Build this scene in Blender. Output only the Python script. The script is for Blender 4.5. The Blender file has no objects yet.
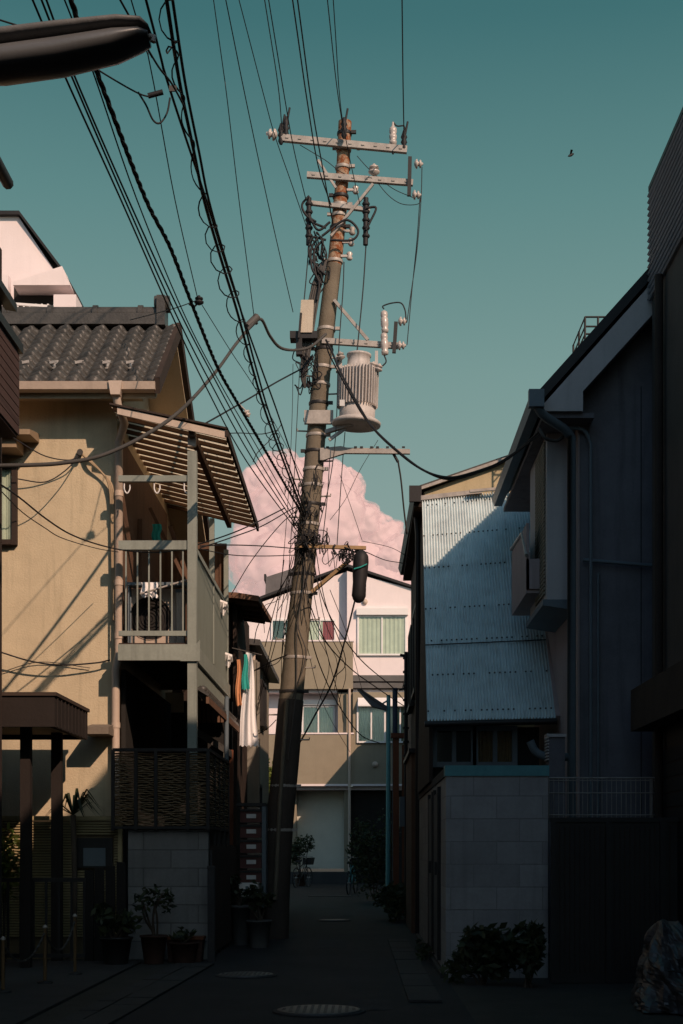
import bpy, bmesh, math, random
from mathutils import Vector, Matrix, noise
random.seed(7)
R = math.radians
scene = bpy.context.scene
COL = scene.collection
F = 1400.0; VX = 363.0; HY = 850.0; EYE = 1.2
def P(px, py, Y): return Vector(((px-VX)*Y/F, Y, EYE+(HY-py)*Y/F))
def PX(px, Y): return (px-VX)*Y/F
def PZ(py, Y): return EYE+(HY-py)*Y/F

# ------------------------------------------------------------------ materials
MATS = {}
def mat(name, col, rough=.85, var=.25, scale=2.5, streak=0.0, bump=.15, metal=0.0, rust=0.0, fine=40, grime=0.0, spec=.3):
    if name in MATS: return MATS[name]
    m = bpy.data.materials.new(name); m.use_nodes = True; MATS[name] = m
    nt = m.node_tree; N = nt.nodes; L = nt.links; b = N['Principled BSDF']
    tc = N.new('ShaderNodeTexCoord')
    def nz(sc, det=6, vec=None, ro=.6):
        n = N.new('ShaderNodeTexNoise'); n.inputs['Scale'].default_value = sc; n.inputs['Detail'].default_value = det; n.inputs['Roughness'].default_value = ro
        L.new(vec or tc.outputs['Object'], n.inputs['Vector']); return n
    def ramp(src, a, bb):
        r = N.new('ShaderNodeMapRange'); r.inputs['From Min'].default_value = a; r.inputs['From Max'].default_value = bb
        L.new(src, r.inputs['Value']); return r.outputs['Result']
    def mix(fac, A, B, mode='MIX'):
        x = N.new('ShaderNodeMix'); x.data_type = 'RGBA'; x.blend_type = mode
        if hasattr(fac, 'links'): L.new(fac, x.inputs['Factor'])
        else: x.inputs['Factor'].default_value = fac
        for s, v in ((6, A), (7, B)):
            if hasattr(v, 'links'): L.new(v, x.inputs[s])
            else: x.inputs[s].default_value = (*v, 1)
        return x.outputs[2]
    dark = tuple(c*(1-var) for c in col); lite = tuple(min(1, c*(1+var*.6)) for c in col)
    n1 = nz(scale); c = mix(ramp(n1.outputs[0], .3, .7), dark, lite)
    n2 = nz(fine, 4); c = mix(.35*min(1, var*3), c, mix(ramp(n2.outputs[0], .3, .7), tuple(x*.75 for x in col), tuple(min(1, x*1.2) for x in col)))
    if streak > 0:
        mp = N.new('ShaderNodeMapping'); mp.inputs['Scale'].default_value = (1, 1, .07); L.new(tc.outputs['Object'], mp.inputs['Vector'])
        n3 = nz(9, 5, mp.outputs[0]); f = ramp(n3.outputs[0], .52, .8)
        mm = N.new('ShaderNodeMath'); mm.operation = 'MULTIPLY'; L.new(f, mm.inputs[0]); mm.inputs[1].default_value = streak
        c = mix(mm.outputs[0], c, tuple(x*.28 for x in col))
    if grime > 0:
        n5 = nz(1.1, 8, None, .7); f = ramp(n5.outputs[0], .5, .72)
        mm = N.new('ShaderNodeMath'); mm.operation = 'MULTIPLY'; L.new(f, mm.inputs[0]); mm.inputs[1].default_value = grime
        c = mix(mm.outputs[0], c, tuple(x*.45 for x in col))
    if rust > 0:
        n4 = nz(scale*3, 8, None, .7); f = ramp(n4.outputs[0], 1-rust*.6-.05, 1-rust*.6+.06)
        c = mix(f, c, (.20, .062, .02))
    L.new(c, b.inputs['Base Color'])
    b.inputs['Roughness'].default_value = rough; b.inputs['Metallic'].default_value = metal
    b.inputs['Specular IOR Level'].default_value = spec
    if bump > 0:
        bp = N.new('ShaderNodeBump'); bp.inputs['Strength'].default_value = bump; bp.inputs['Distance'].default_value = .02
        nb = nz(fine*.8, 6); L.new(nb.outputs[0], bp.inputs['Height']); L.new(bp.outputs[0], b.inputs['Normal'])
    return m
def blockmat(name, col, bw=.4, bh=.2, mortar=.008, var=.2, streak=.3, dark=.35, bump=.6, offset=.5):
    m = mat(name, col, var=var, streak=streak, grime=.5, bump=.2, fine=30)
    nt = m.node_tree; N = nt.nodes; L = nt.links; b = N['Principled BSDF']
    old = b.inputs['Base Color'].links[0].from_socket
    tc = N.new('ShaderNodeTexCoord'); sp = N.new('ShaderNodeSeparateXYZ'); L.new(tc.outputs['Object'], sp.inputs[0])
    a = N.new('ShaderNodeMath'); a.operation = 'ADD'; L.new(sp.outputs[0], a.inputs[0]); L.new(sp.outputs[1], a.inputs[1])
    cb = N.new('ShaderNodeCombineXYZ'); L.new(a.outputs[0], cb.inputs[0]); L.new(sp.outputs[2], cb.inputs[1])
    br = N.new('ShaderNodeTexBrick'); br.inputs['Scale'].default_value = 1; br.inputs['Brick Width'].default_value = bw; br.inputs['Row Height'].default_value = bh
    br.inputs['Mortar Size'].default_value = mortar; br.inputs['Mortar Smooth'].default_value = .3; br.offset = offset
    br.inputs['Color1'].default_value = (1, 1, 1, 1); br.inputs['Color2'].default_value = (.8, .8, .8, 1); br.inputs['Mortar'].default_value = (dark, dark, dark, 1)
    L.new(cb.outputs[0], br.inputs['Vector'])
    x = N.new('ShaderNodeMix'); x.data_type = 'RGBA'; x.blend_type = 'MULTIPLY'; x.inputs['Factor'].default_value = 1
    L.new(old, x.inputs[6]); L.new(br.outputs['Color'], x.inputs[7]); L.new(x.outputs[2], b.inputs['Base Color'])
    bp = N.new('ShaderNodeBump'); bp.inputs['Strength'].default_value = bump; bp.inputs['Distance'].default_value = .01; bp.invert = True
    L.new(br.outputs['Fac'], bp.inputs['Height'])
    ob = b.inputs['Normal'].links[0].from_node; L.new(bp.outputs[0], ob.inputs['Normal'])
    return m
def leafmat(name, c1, c2):
    m = bpy.data.materials.new(name); m.use_nodes = True; MATS[name] = m
    nt = m.node_tree; N = nt.nodes; L = nt.links; b = N['Principled BSDF']
    g = N.new('ShaderNodeNewGeometry'); x = N.new('ShaderNodeMix'); x.data_type = 'RGBA'
    L.new(g.outputs['Random Per Island'], x.inputs['Factor']); x.inputs[6].default_value = (*c1, 1); x.inputs[7].default_value = (*c2, 1)
    L.new(x.outputs[2], b.inputs['Base Color']); b.inputs['Roughness'].default_value = .6
    tr = N.new('ShaderNodeBsdfTranslucent'); L.new(x.outputs[2], tr.inputs[0]); ms = N.new('ShaderNodeMixShader'); ms.inputs[0].default_value = .3
    L.new(b.outputs[0], ms.inputs[1]); L.new(tr.outputs[0], ms.inputs[2]); L.new(ms.outputs[0], N['Material Output'].inputs[0])
    return m
def glassmat():
    m = bpy.data.materials.new('pane_glass'); m.use_nodes = True; nt = m.node_tree; N = nt.nodes; L = nt.links
    N.remove(N['Principled BSDF'])
    t = N.new('ShaderNodeBsdfTransparent'); t.inputs[0].default_value = (.93, .96, .94, 1); g = N.new('ShaderNodeBsdfGlossy'); g.inputs['Roughness'].default_value = .03
    fr = N.new('ShaderNodeFresnel'); fr.inputs[0].default_value = 1.5
    ad = N.new('ShaderNodeMath'); ad.operation = 'ADD'; ad.inputs[1].default_value = .02; L.new(fr.outputs[0], ad.inputs[0])
    ms = N.new('ShaderNodeMixShader'); L.new(ad.outputs[0], ms.inputs[0]); L.new(t.outputs[0], ms.inputs[1]); L.new(g.outputs[0], ms.inputs[2])
    L.new(ms.outputs[0], N['Material Output'].inputs[0]); return m
GLASS = glassmat()
CREAM = mat('cream_stucco', (.54, .45, .305), var=.13, streak=.4, grime=.3, bump=.35, fine=60)
CREAM2 = mat('yellowish_stucco', (.48, .40, .25), var=.14, streak=.3, grime=.3)
FARWHITE = mat('white_stucco', (.78, .68, .67), var=.05, streak=.1, bump=.1)
FARBEIGE = mat('taupe_stucco', (.27, .23, .165), var=.08, streak=.12, bump=.2)
TILE = mat('roof_tile', (.07, .066, .06), rough=.42, var=.45, scale=6, bump=.25, grime=.4)
DARKB = mat('dark_brown_wood', (.04, .027, .021), var=.35, streak=.4)
BROWN = mat('brown_boards', (.13, .072, .045), var=.3, streak=.5)
REDB = mat('rusty_brown', (.14, .05, .025), var=.4, rust=.5)
STEEL = mat('painted_steel', (.25, .275, .24), rough=.55, var=.2, streak=.6, rust=.3, bump=.05)
STEELG = mat('greyed_panel', (.215, .24, .205), rough=.6, var=.1, streak=.3)
BLACK = mat('black_rubber', (.018, .018, .02), rough=.6, var=.2, bump=0)
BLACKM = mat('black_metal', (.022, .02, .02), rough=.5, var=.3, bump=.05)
CABLE = mat('grey_cable', (.07, .065, .06), rough=.6, var=.2, bump=0)
CONC = mat('pole_concrete', (.16, .135, .10), rough=.9, var=.22, scale=4, streak=.55, grime=.4, bump=.3)
RUSTP = mat('rusty_pipe', (.34, .24, .16), rough=.8, var=.4, scale=5, rust=.86, bump=.3)
GALV = mat('galvanised_steel', (.36, .33, .30), rough=.5, var=.35, scale=7, streak=.3, rust=.42, bump=.1, metal=.1)
TRANS = mat('transformer_paint', (.50, .46, .43), rough=.5, var=.2, scale=3, streak=.7, rust=.22, grime=.3)
PORC = mat('white_porcelain', (.48, .42, .38), rough=.25, var=.1, bump=0, spec=.6)
PIPEW = mat('pipe_pvc', (.50, .40, .32), rough=.5, var=.12, streak=.3)
PIPEG = mat('grey_pipe', (.12, .15, .17), rough=.5, var=.15)
WHITE = mat('white_enamel', (.75, .72, .70), rough=.45, var=.06, bump=0)
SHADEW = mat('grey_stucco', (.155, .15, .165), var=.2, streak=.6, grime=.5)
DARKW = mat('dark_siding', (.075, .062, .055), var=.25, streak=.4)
SIDING = mat('blue_grey_siding', (.30, .33, .38), rough=.6, var=.12)
VERGE = mat('verge_board', (.46, .43, .42), var=.08, streak=.2)
SOFF = mat('soffit', (.50, .40, .27), var=.1)
CORR = mat('corrugated_sheet', (.66, .74, .74), rough=.5, var=.16, streak=.4, rust=.22, grime=.15, bump=.05)
TEAL = mat('teal_paint', (.10, .30, .32), rough=.5, var=.15, streak=.3)
ASPH = mat('asphalt', (.028, .028, .032), rough=.8, var=.35, scale=1.2, bump=.7, fine=120, grime=.5)
GROUND = mat('bare_ground', (.05, .046, .04), var=.3, bump=.6)
PAVE = mat('paving_stone', (.05, .048, .048), var=.3, streak=.1, bump=.4)
IRON = mat('cast_iron', (.11, .11, .115), rough=.5, var=.2, scale=20, metal=.6, bump=.4)
BLOCKW = blockmat('painted_block', (.38, .37, .365), bw=.43, bh=.213, mortar=.005, dark=.72)
BLOCKG = blockmat('grey_block', (.26, .255, .245), bw=.6, bh=.2, dark=.6)
CLOTH = mat('white_cloth', (.85, .83, .83), var=.05, bump=.1)
CURT = mat('green_curtain', (.48, .53, .42), var=.15, bump=.1)
CURTR = mat('maroon_cloth', (.25, .05, .05), var=.1)
LAMPG = mat('lamp_grey', (.12, .125, .13), rough=.5, var=.25, scale=12)
TERRA = mat('terracotta', (.06, .03, .022), var=.2)
POTW = mat('pale_pot', (.10, .097, .095), var=.15, streak=.3)
SOIL = mat('potting_soil', (.03, .02, .015), var=.3)
TURQ = mat('turquoise_cloth', (.03, .32, .28), var=.1, bump=0)
ORNG = mat('orange_cloth', (.55, .25, .12), var=.1, bump=0)
PLAS = mat('plastic_film', (.06, .056, .058), rough=.42, var=.35, scale=7, spec=.7)
LEAFD = leafmat('dark_leaf', (.015, .028, .015), (.065, .08, .03))
LEAFL = leafmat('bright_leaf', (.05, .09, .015), (.22, .25, .05))
BARK = mat('bark', (.08, .06, .045), var=.3)
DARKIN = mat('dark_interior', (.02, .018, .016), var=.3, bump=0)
SLATC = mat('cream_slat', (.36, .29, .16), var=.2, streak=.3)
PINKW = mat('pinkish_wall', (.38, .30, .29), var=.12, streak=.3)
LABELW = mat('paper_label', (.62, .6, .58), var=.08, bump=0)
DRAWER = mat('maroon_box', (.10, .035, .03), rough=.5, var=.25, streak=.2)
def transmat():
    m = mat('translucent_roof', (.78, .70, .54), var=.1, streak=.3, grime=.3, bump=0)
    nt = m.node_tree; N = nt.nodes; L = nt.links; b = N['Principled BSDF']; s = b.inputs['Base Color'].links[0].from_socket
    t = N.new('ShaderNodeBsdfTranslucent'); L.new(s, t.inputs[0]); ms = N.new('ShaderNodeMixShader'); ms.inputs[0].default_value = .8
    L.new(b.outputs[0], ms.inputs[1]); L.new(t.outputs[0], ms.inputs[2]); L.new(ms.outputs[0], N['Material Output'].inputs[0]); return m
TRSHEET = transmat()

# ------------------------------------------------------------------ mesh builder
class MB:
    def __init__(s): s.v = []; s.f = []; s.sm = []
    def add(s, vs, fs, smooth=False):
        o = len(s.v); s.v += [tuple(v) for v in vs]; s.f += [tuple(i+o for i in f) for f in fs]; s.sm += [smooth]*len(fs); return s
    def box(s, x0, x1, y0, y1, z0, z1):
        if x0 > x1: x0, x1 = x1, x0
        if y0 > y1: y0, y1 = y1, y0
        if z0 > z1: z0, z1 = z1, z0
        return s.add([(x0,y0,z0),(x1,y0,z0),(x1,y1,z0),(x0,y1,z0),(x0,y0,z1),(x1,y0,z1),(x1,y1,z1),(x0,y1,z1)],
              [(0,3,2,1),(4,5,6,7),(0,1,5,4),(1,2,6,5),(2,3,7,6),(3,0,4,7)])
    def hexa(s, a, b, c, d, off):    # quad a b c d extruded by off
        a, b, c, d, o = map(Vector, (a, b, c, d, off))
        return s.add([a,b,c,d,a+o,b+o,c+o,d+o], [(0,3,2,1),(4,5,6,7),(0,1,5,4),(1,2,6,5),(2,3,7,6),(3,0,4,7)])
    def prism(s, pts, off):
        o = Vector(off); n = len(pts); pts = [Vector(p) for p in pts]
        return s.add(pts+[p+o for p in pts], [tuple(range(n))[::-1], tuple(range(n, 2*n))]+[(i, (i+1)%n, n+(i+1)%n, n+i) for i in range(n)])
    def quad(s, *p): return s.add(p, [tuple(range(len(p)))])
    def bar(s, a, b, w, h=None, up=(0,0,1)):
        a = Vector(a); b = Vector(b); h = h or w; d = (b-a).normalized(); u = Vector(up)
        if abs(d.dot(u)) > .98: u = Vector((0,1,0))
        sx = d.cross(u).normalized()*w/2; uz = sx.normalized().cross(d).normalized()*h/2
        return s.add([a-sx-uz,a+sx-uz,a+sx+uz,a-sx+uz,b-sx-uz,b+sx-uz,b+sx+uz,b-sx+uz], [(0,1,2,3),(7,6,5,4),(0,4,5,1),(1,5,6,2),(2,6,7,3),(3,7,4,0)])
    def tube(s, pts, r, n=8, cap=True):
        pts = [Vector(p) for p in pts]; m = len(pts); rs = r if isinstance(r, (list, tuple)) else [r]*m
        ref = Vector((.31, .17, .93)); vs = []; prev = None
        for i, p in enumerate(pts):
            d = (pts[min(i+1, m-1)]-pts[max(i-1, 0)]);
            d = d.normalized() if d.length > 1e-9 else Vector((0,0,1))
            if prev is None:
                u = d.cross(ref); u = u if u.length > .05 else d.cross(Vector((1,0,0)))
            else: u = prev-d*prev.dot(d)
            u.normalize(); prev = u; w = d.cross(u)
            for k in range(n):
                a = 2*math.pi*k/n; vs.append(p+(u*math.cos(a)+w*math.sin(a))*rs[i])
        fs = [(i*n+k, i*n+(k+1)%n, (i+1)*n+(k+1)%n, (i+1)*n+k) for i in range(m-1) for k in range(n)]
        s.add(vs, fs, True)
        if cap: s.add(vs[:n], [tuple(range(n))[::-1]]); s.add(vs[-n:], [tuple(range(n))])
        return s
    def lathe(s, c, prof, axis=(0,0,1), n=20):   # prof: (r, h) along the axis
        c = Vector(c); q = Vector((0,0,1)).rotation_difference(Vector(axis).normalized())
        vs = [c+q@Vector((r*math.cos(2*math.pi*k/n), r*math.sin(2*math.pi*k/n), h)) for r, h in prof for k in range(n)]
        s.add(vs, [(i*n+k, i*n+(k+1)%n, (i+1)*n+(k+1)%n, (i+1)*n+k) for i in range(len(prof)-1) for k in range(n)], True)
        s.add(vs[:n], [tuple(range(n))[::-1]]); s.add(vs[-n:], [tuple(range(n))]); return s
ROOTLOC = {}
def obj(name, mb, m, parent=None, label=None):
    me = bpy.data.meshes.new(name); off = Vector((0,0,0)); p = parent
    if parent is not None: off = ROOTLOC[parent.name]
    me.from_pydata([tuple(Vector(v)-off) for v in mb.v], [], mb.f); me.validate()
    me.polygons.foreach_set('use_smooth', (mb.sm+[False]*len(me.polygons))[:len(me.polygons)]); me.update()
    bm = bmesh.new(); bm.from_mesh(me); bmesh.ops.recalc_face_normals(bm, faces=bm.faces); bm.to_mesh(me); bm.free()
    me.materials.append(m); o = bpy.data.objects.new(name, me); COL.objects.link(o)
    if parent is not None: o.parent = parent
    ROOTLOC[o.name] = off
    if label: o['label'] = label
    return o
def tag(o, label, cat, group=None):
    o['label'] = label; o['category'] = cat
    if group: o['group'] = group
    return o
def thing(name, label, cat, loc, group=None):
    o = bpy.data.objects.new(name, None); COL.objects.link(o); o.location = loc; o.empty_display_size = .2
    ROOTLOC[o.name] = Vector(loc); return tag(o, label, cat, group)
def struct(name, mb, m):
    o = obj(name, mb, m); o['kind'] = 'structure'; return o
def smooth_pts(pts, k=6):
    pts = [Vector(p) for p in pts]
    if len(pts) < 3: return [pts[0].lerp(pts[-1], i/k) for i in range(k+1)]
    q = [pts[0]*2-pts[1]]+pts+[pts[-1]*2-pts[-2]]; out = []
    for i in range(1, len(q)-2):
        a, b, c, d = q[i-1:i+3]
        for j in range(k):
            t = j/k; out.append(.5*((2*b)+(c-a)*t+(2*a-5*b+4*c-d)*t*t+(3*b-a-3*c+d)*t*t*t))
    return out+[pts[-1]]

# ------------------------------------------------------------------ setting
g = MB(); g.box(-400, 400, -200, 900, -.4, -.004); struct('ground', g, GROUND)
g = MB()
xs = [(-60, 1.0), (13, .95), (19.5, .78), (30, .95), (49, 1.15)]
g.add([(-2.2,-60,0),(.9,-60,0),(.78,13,0),(.8,30,0),(2.6,48.9,0),(-3.2,48.9,0),(-1.9,30,0),(-1.7,19,0),(-1.95,14.5,0)], [tuple(range(9))])
struct('road', g, ASPH)
rnd = random.Random(3)
g = MB()
for k in range(9):
    y = rnd.uniform(10, 40); x = rnd.uniform(-1.2, .3); w_ = rnd.uniform(.2,.7); l_ = rnd.uniform(.4,2.2)
    g.add([(x-w_/2,y,.004),(x+w_/2,y+rnd.uniform(-.1,.1),.004),(x+w_/2+rnd.uniform(-.05,.05),y+l_,.004),(x-w_/2,y+l_,.004)], [(0,1,2,3)])
struct('road_repairs', g, mat('asphalt_patch', (.045,.045,.05), var=.3, bump=.8, fine=140))
# kerb strip with gutter slabs, left foreground
def slabs(name, x0, x1, y0, y1, n, skew=0):
    t = MB()
    for i in range(n):
        a = y0+(y1-y0)*i/n; b = y0+(y1-y0)*(i+1)/n-.012; h = .012+random.random()*.01
        s0 = skew*(a-y0); s1 = skew*(b-y0)
        t.hexa((x0+s0,a,.004),(x1+s0,a,.004),(x1+s1,b,.004),(x0+s1,b,.004),(0,0,h))
    return struct(name, t, PAVE)
slabs('kerb', -2.35, -2.2, 3, 14.6, 19, .035)
slabs('gutter', -2.19, -1.96, 3, 14.6, 24, .035)
slabs('pavement', .36, .62, 11.0, 18.6, 13, -.004)
g = MB(); g.box(-9, -2.36, 2, 14.9, -.002, .02); struct('forecourt', g, PAVE)
def manhole(px, py, r, label):
    Y = EYE*F/(py-HY); c = P(px, py, Y); c.z = 0
    t = thing('manhole_cover', label, 'manhole cover', c, 'manhole covers in the road')
    obj('rim', MB().lathe((c.x,c.y,.003), [(r+.035,0),(r+.035,.009),(r,.009)], n=40), PAVE, t)
    m = MB().lathe((c.x,c.y,.006), [(r,0),(r,.012),(r*.97,.016),(.01,.016)], n=40)
    for i in range(-5, 6):
        for j in range(-5, 6):
            if (i*i+j*j)**.5 < 5.1: m.box(c.x+i*r/6-.012, c.x+i*r/6+.012, c.y+j*r/6-.012, c.y+j*r/6+.012, .02, .026)
    obj('lid', m, IRON, t)
manhole(319, 1012, .31, 'largest round iron manhole cover nearest the viewer in the road')
manhole(246, 976, .26, 'round manhole cover at the left edge of the road near the pots')
manhole(334, 921, .25, 'distant manhole cover beyond the foot of the utility pole')
# small cover plate strips further away
t = MB(); c = P(330, 896, 36.5); t.box(c.x-.55, c.x+.55, 36, 37, .004, .012); struct('road_patch', t, PAVE)

# ------------------------------------------------------------------ generic pieces
def window(parent, x0, x1, z0, z1, Y, fm, cm=CURT, split=True, fw=.06, curtain=True, axis='y', out=-1, cm2=None):
    """window standing proud of a wall plane; axis 'y' faces -Y, axis 'x' faces the street (x = Y arg)"""
    def M(a0, a1, d0, d1, b0, b1, mb):
        if axis == 'y': mb.box(a0, a1, Y+out*d0, Y+out*d1, b0, b1)
        else: mb.box(Y+out*d0, Y+out*d1, a0, a1, b0, b1)
    f = MB(); M(x0-fw, x0, 0, .07, z0-fw, z1+fw, f); M(x1, x1+fw, 0, .07, z0-fw, z1+fw, f)
    M(x0, x1, 0, .07, z1, z1+fw, f); M(x0, x1, 0, .09, z0-fw, z0, f)
    if split: M((x0+x1)/2-.025, (x0+x1)/2+.025, .01, .06, z0, z1, f)
    fo = obj('window', f, fm, parent)
    b = MB(); M(x0, x1, .002, .006, z0, z1, b); obj('window_backing', b, DARKIN, fo)
    if curtain:
        n = 60; vs = []; span = x1-x0
        for i in range(n+1):
            u = x0+span*i/n; d = .022+.010*math.sin(i*1.1)+.004*math.sin(i*2.7+1)
            for z in (z0, z1):
                vs.append((u, Y+out*d, z) if axis == 'y' else (Y+out*d, u, z))
        k = n if cm2 is None else int(n*.6)
        c = MB().add(vs, [(2*i, 2*i+2, 2*i+3, 2*i+1) for i in range(k)]); obj('curtain', c, cm, fo)
        if cm2: obj('curtain', MB().add(vs, [(2*i, 2*i+2, 2*i+3, 2*i+1) for i in range(k, n)]), cm2, fo)
    p = MB(); yy = Y+out*.045
    if axis == 'y': p.quad((x0,yy,z0),(x1,yy,z0),(x1,yy,z1),(x0,yy,z1))
    else: p.quad((yy,x0,z0),(yy,x1,z0),(yy,x1,z1),(yy,x0,z1))
    obj('pane', p, GLASS, fo)
    return fo
def leaves(mb, c, rad, n, size, lobes=6, zs=1.0):
    c = Vector(c); L = [(c+Vector((random.uniform(-1,1)*rad[0]*.6, random.uniform(-1,1)*rad[1]*.6, random.uniform(-.7,.8)*rad[2]*.6)), random.uniform(.35,.6)) for _ in range(lobes)]
    for i in range(n):
        lc, k = random.choice(L); d = Vector((random.gauss(0,1), random.gauss(0,1), random.gauss(0,1))).normalized()*(random.random()**.4)
        p = lc+Vector((d.x*rad[0]*k, d.y*rad[1]*k, d.z*rad[2]*k)); s = size*random.uniform(.6,1.3)
        a = Vector((random.gauss(0,1), random.gauss(0,1), random.gauss(0,.7))).normalized(); b = a.cross(Vector((random.gauss(0,1),random.gauss(0,1),random.gauss(0,1)))).normalized()
        mb.add([p-a*s, p+b*s*.4, p+a*s, p-b*s*.4], [(0,1,2,3)])
    return L
def plant(name, label, cat, c, rad, n, size, m=LEAFD, stems=5, pot=None, lobes=6, group=None):
    c = Vector(c); base = Vector((c.x, c.y, 0 if pot is None else pot[1]))
    t = thing(name, label, cat, (c.x, c.y, 0), group or {'potted_plant':'potted plants along the lane','shrub':'shrubs along the lane'}.get(name))
    f = MB(); L = leaves(f, c, rad, n, size, lobes); obj('foliage', f, m, t)
    s = MB()
    for lc, k in L[:stems]:
        mid = base.lerp(lc, .5)+Vector((random.uniform(-.05,.05), 0, 0)); s.tube(smooth_pts([base+Vector((random.uniform(-.04,.04),random.uniform(-.04,.04),-.03)), mid, lc], 4), [.012]*8+[.006], 5)
    obj('stem', s, BARK, t)
    if pot:
        r, h, pm = pot; q = obj('pot', MB().lathe((c.x,c.y,0), [(r*.72,0),(r,h*.93),(r*1.08,h*.93),(r*1.08,h),(r*.93,h),(r*.9,h*.9),(.01,h*.9)], n=24), pm, t)
    return t

# ------------------------------------------------------------------ left house with tiled roof
YW = 15.8
WX = PX(117, YW)
t = thing('tile_roof_house', 'cream stucco house with grey tiled roof on the left', 'house', (-5, YW, 0))
w = MB(); w.box(-10, WX, YW, 20.5, 0, PZ(382,15.2)+.12)
gz = [(WX, 15.9, 6.25), (WX, 17.1, 7.35), (WX, 19.4, 6.05), (WX, 20.5, 5.4), (WX, 15.9, 5.4)]
obj('wall', w, CREAM, t)
obj('gable', MB().prism([(WX-.25,15.9,6.2),(WX-.25,17.1,7.38),(WX-.25,20.4,5.6),(WX-.25,20.4,5.2),(WX-.25,15.9,5.2)], (.28,0,0)), SOFF, t)
XR = PX(158, 15.3)
e0 = Vector((0, 15.38, PZ(384,15.38))); rd = Vector((0, 17.1, PZ(329,17.1))); sl = (rd-e0); Ls = sl.length; sd = sl.normalized(); nn = Vector((0,-sd.z,sd.y))
rows = 12; per = .215; roof = MB()
nx = int((XR+9.5)/per*10)
for r_ in range(rows):
    v0 = Ls*r_/rows; v1 = Ls*(r_+1)/rows+.02; vs = []
    prof = ((v0, -.025), (v0, .055), (v0+.03, .058), (v1, .010))
    for i in range(nx+1):
        x = XR-.02-per*i/10; ph = 2*math.pi*i/10; wv = .034*math.sin(ph)+.012*math.sin(2*ph+.6)+random.uniform(-.001,.001)
        jit = .018*noise.noise(Vector((math.floor(i/10)*3.1+.5, r_*2.3+.3, 0)))
        for k, (v, h) in enumerate(prof):
            p = e0+sd*(v+jit)+nn*(h+(wv if k else wv*.6)+jit); vs.append((x, p.y, p.z))
    roof.add(vs, [(i*4+k, i*4+k+1, (i+1)*4+k+1, (i+1)*4+k) for i in range(nx) for k in range(3)], True)
obj('roof', roof, TILE, t)
# roof body beneath the tiles
rb = MB(); rb.prism([(-10,15.41,e0.z-.07),(-10,17.1,rd.z-.06),(-10,20.9,rd.z-.06-2.1),(-10,20.9,rd.z-.14-2.1),(-10,17.1,rd.z-.15),(-10,15.41,e0.z-.15)], (10+XR-.04,0,0))
obj('roof_deck', rb, SOFF, t)
far = MB(); far.hexa((-10,17.1,rd.z+.0),(XR-.02,17.1,rd.z+.0),(XR-.02,20.95,rd.z-2.08),(-10,20.95,rd.z-2.08),(0,.02,.05)); obj('rear_roof', far, TILE, t)
vb = MB()
vb.hexa((XR-.04,15.33,e0.z-.12),(XR+.02,15.33,e0.z-.12),(XR+.02,17.1,rd.z-.10),(XR-.04,17.1,rd.z-.10),(0,-.05,.16))
vb.hexa((XR-.04,17.1,rd.z-.10),(XR+.02,17.1,rd.z-.10),(XR+.02,20.95,rd.z-2.18),(XR-.04,20.95,rd.z-2.18),(0,.03,.15))
obj('verge_board', vb, DARKB, t)
rg = MB(); rg.box(-10, XR-.25, 16.98, 17.22, rd.z+.02, rd.z+.15); rg.tube([(-10,17.1,rd.z+.18),(XR-.2,17.1,rd.z+.18)], .085, 14)
for i in range(14): rg.tube([(XR-.5-i*.55,17.1,rd.z+.18),(XR-.44-i*.55,17.1,rd.z+.18)], .105, 14)
rg.box(XR-.26, XR-.16, 16.95, 17.25, rd.z, rd.z+.36); rg.tube([(XR-.3,17.1,rd.z+.3),(XR-.12,17.1,rd.z+.3)], .1, 12)
obj('ridge', rg, TILE, t)
ec = MB()
for i in range(30): 
    x = XR-.02-per*(i+.25); ec.lathe((x, e0.y-.03, e0.z+.03), [(.005,-.02),(.045,-.015),(.055,.0),(.055,.03)], axis=(0,1,0), n=12)
obj('eave_tile_ends', ec, TILE, t)
for px in (17, 45, 71, 99, 123):
    p = e0+sd*.42; x = PX(px+2, 15.4)
    m = MB(); m.bar((x-.04,p.y-.02,p.z+.10),(x+.04,p.y-.02,p.z+.115),.012,.03); m.bar((x,p.y,p.z+.04),(x,p.y+.2,p.z+.2),.03,.01); m.bar((x-.05,p.y-.02,p.z+.12),(x,p.y+.03,p.z+.06),.03,.01)
    obj('snow_guard', m, GALV, t)
ZG = PZ(385,15.3)
gt = MB(); gt.prism([(-10,15.26,ZG+.03),(-10,15.28,ZG-.05),(-10,15.38,ZG-.06),(-10,15.41,ZG+.03)], (10+XR-.03,0,0))
obj('gutter', gt, PIPEW, t)
sf = MB(); sf.box(-10, WX+.3, 15.42, YW-.003, ZG-.02, ZG+.01); obj('soffit', sf, SOFF, t)
dp = MB(); x = PX(116,15.3); 
dp.prism([(x-.075,15.24,ZG+.03),(x+.075,15.24,ZG+.03),(x+.05,15.24,ZG-.12),(x-.05,15.24,ZG-.12)], (0,.14,0))
pp = [(x,15.32,ZG-.1),(x+.01,15.35,ZG-.2),(x+.06,15.5,ZG-.36),(WX+.035,15.72,ZG-.5),(WX+.035,15.72,3.42),(WX+.02,15.72,3.32),(WX-.0,15.72,3.22),(WX-.0,15.72,.3)]
dp.tube(pp, .045, 12)
for z in (5.2, 4.2, 3.6, 2.6, 1.8): dp.lathe((WX+.035 if z > 3.4 else WX, 15.72, z), [(.052,-.03),(.052,.03)], n=12)
obj('downpipe', dp, PIPEW, t)
cd = MB()
for k, o_ in enumerate((0, .035, .06)):
    pts = [P(83+k*2,455+k*2,15.74), P(90+k,462,15.7), P(103,474,15.72), P(109+k*1.5,486,15.72), P(111+k*1.3,510,15.74), P(112+k*1.3,560,15.74), P(113,620,15.74)]
    cd.tube(smooth_pts(pts,5), .013, 6)
obj('cable_conduit', cd, mat('old_conduit', (.36,.27,.17), var=.2), t)
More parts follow.
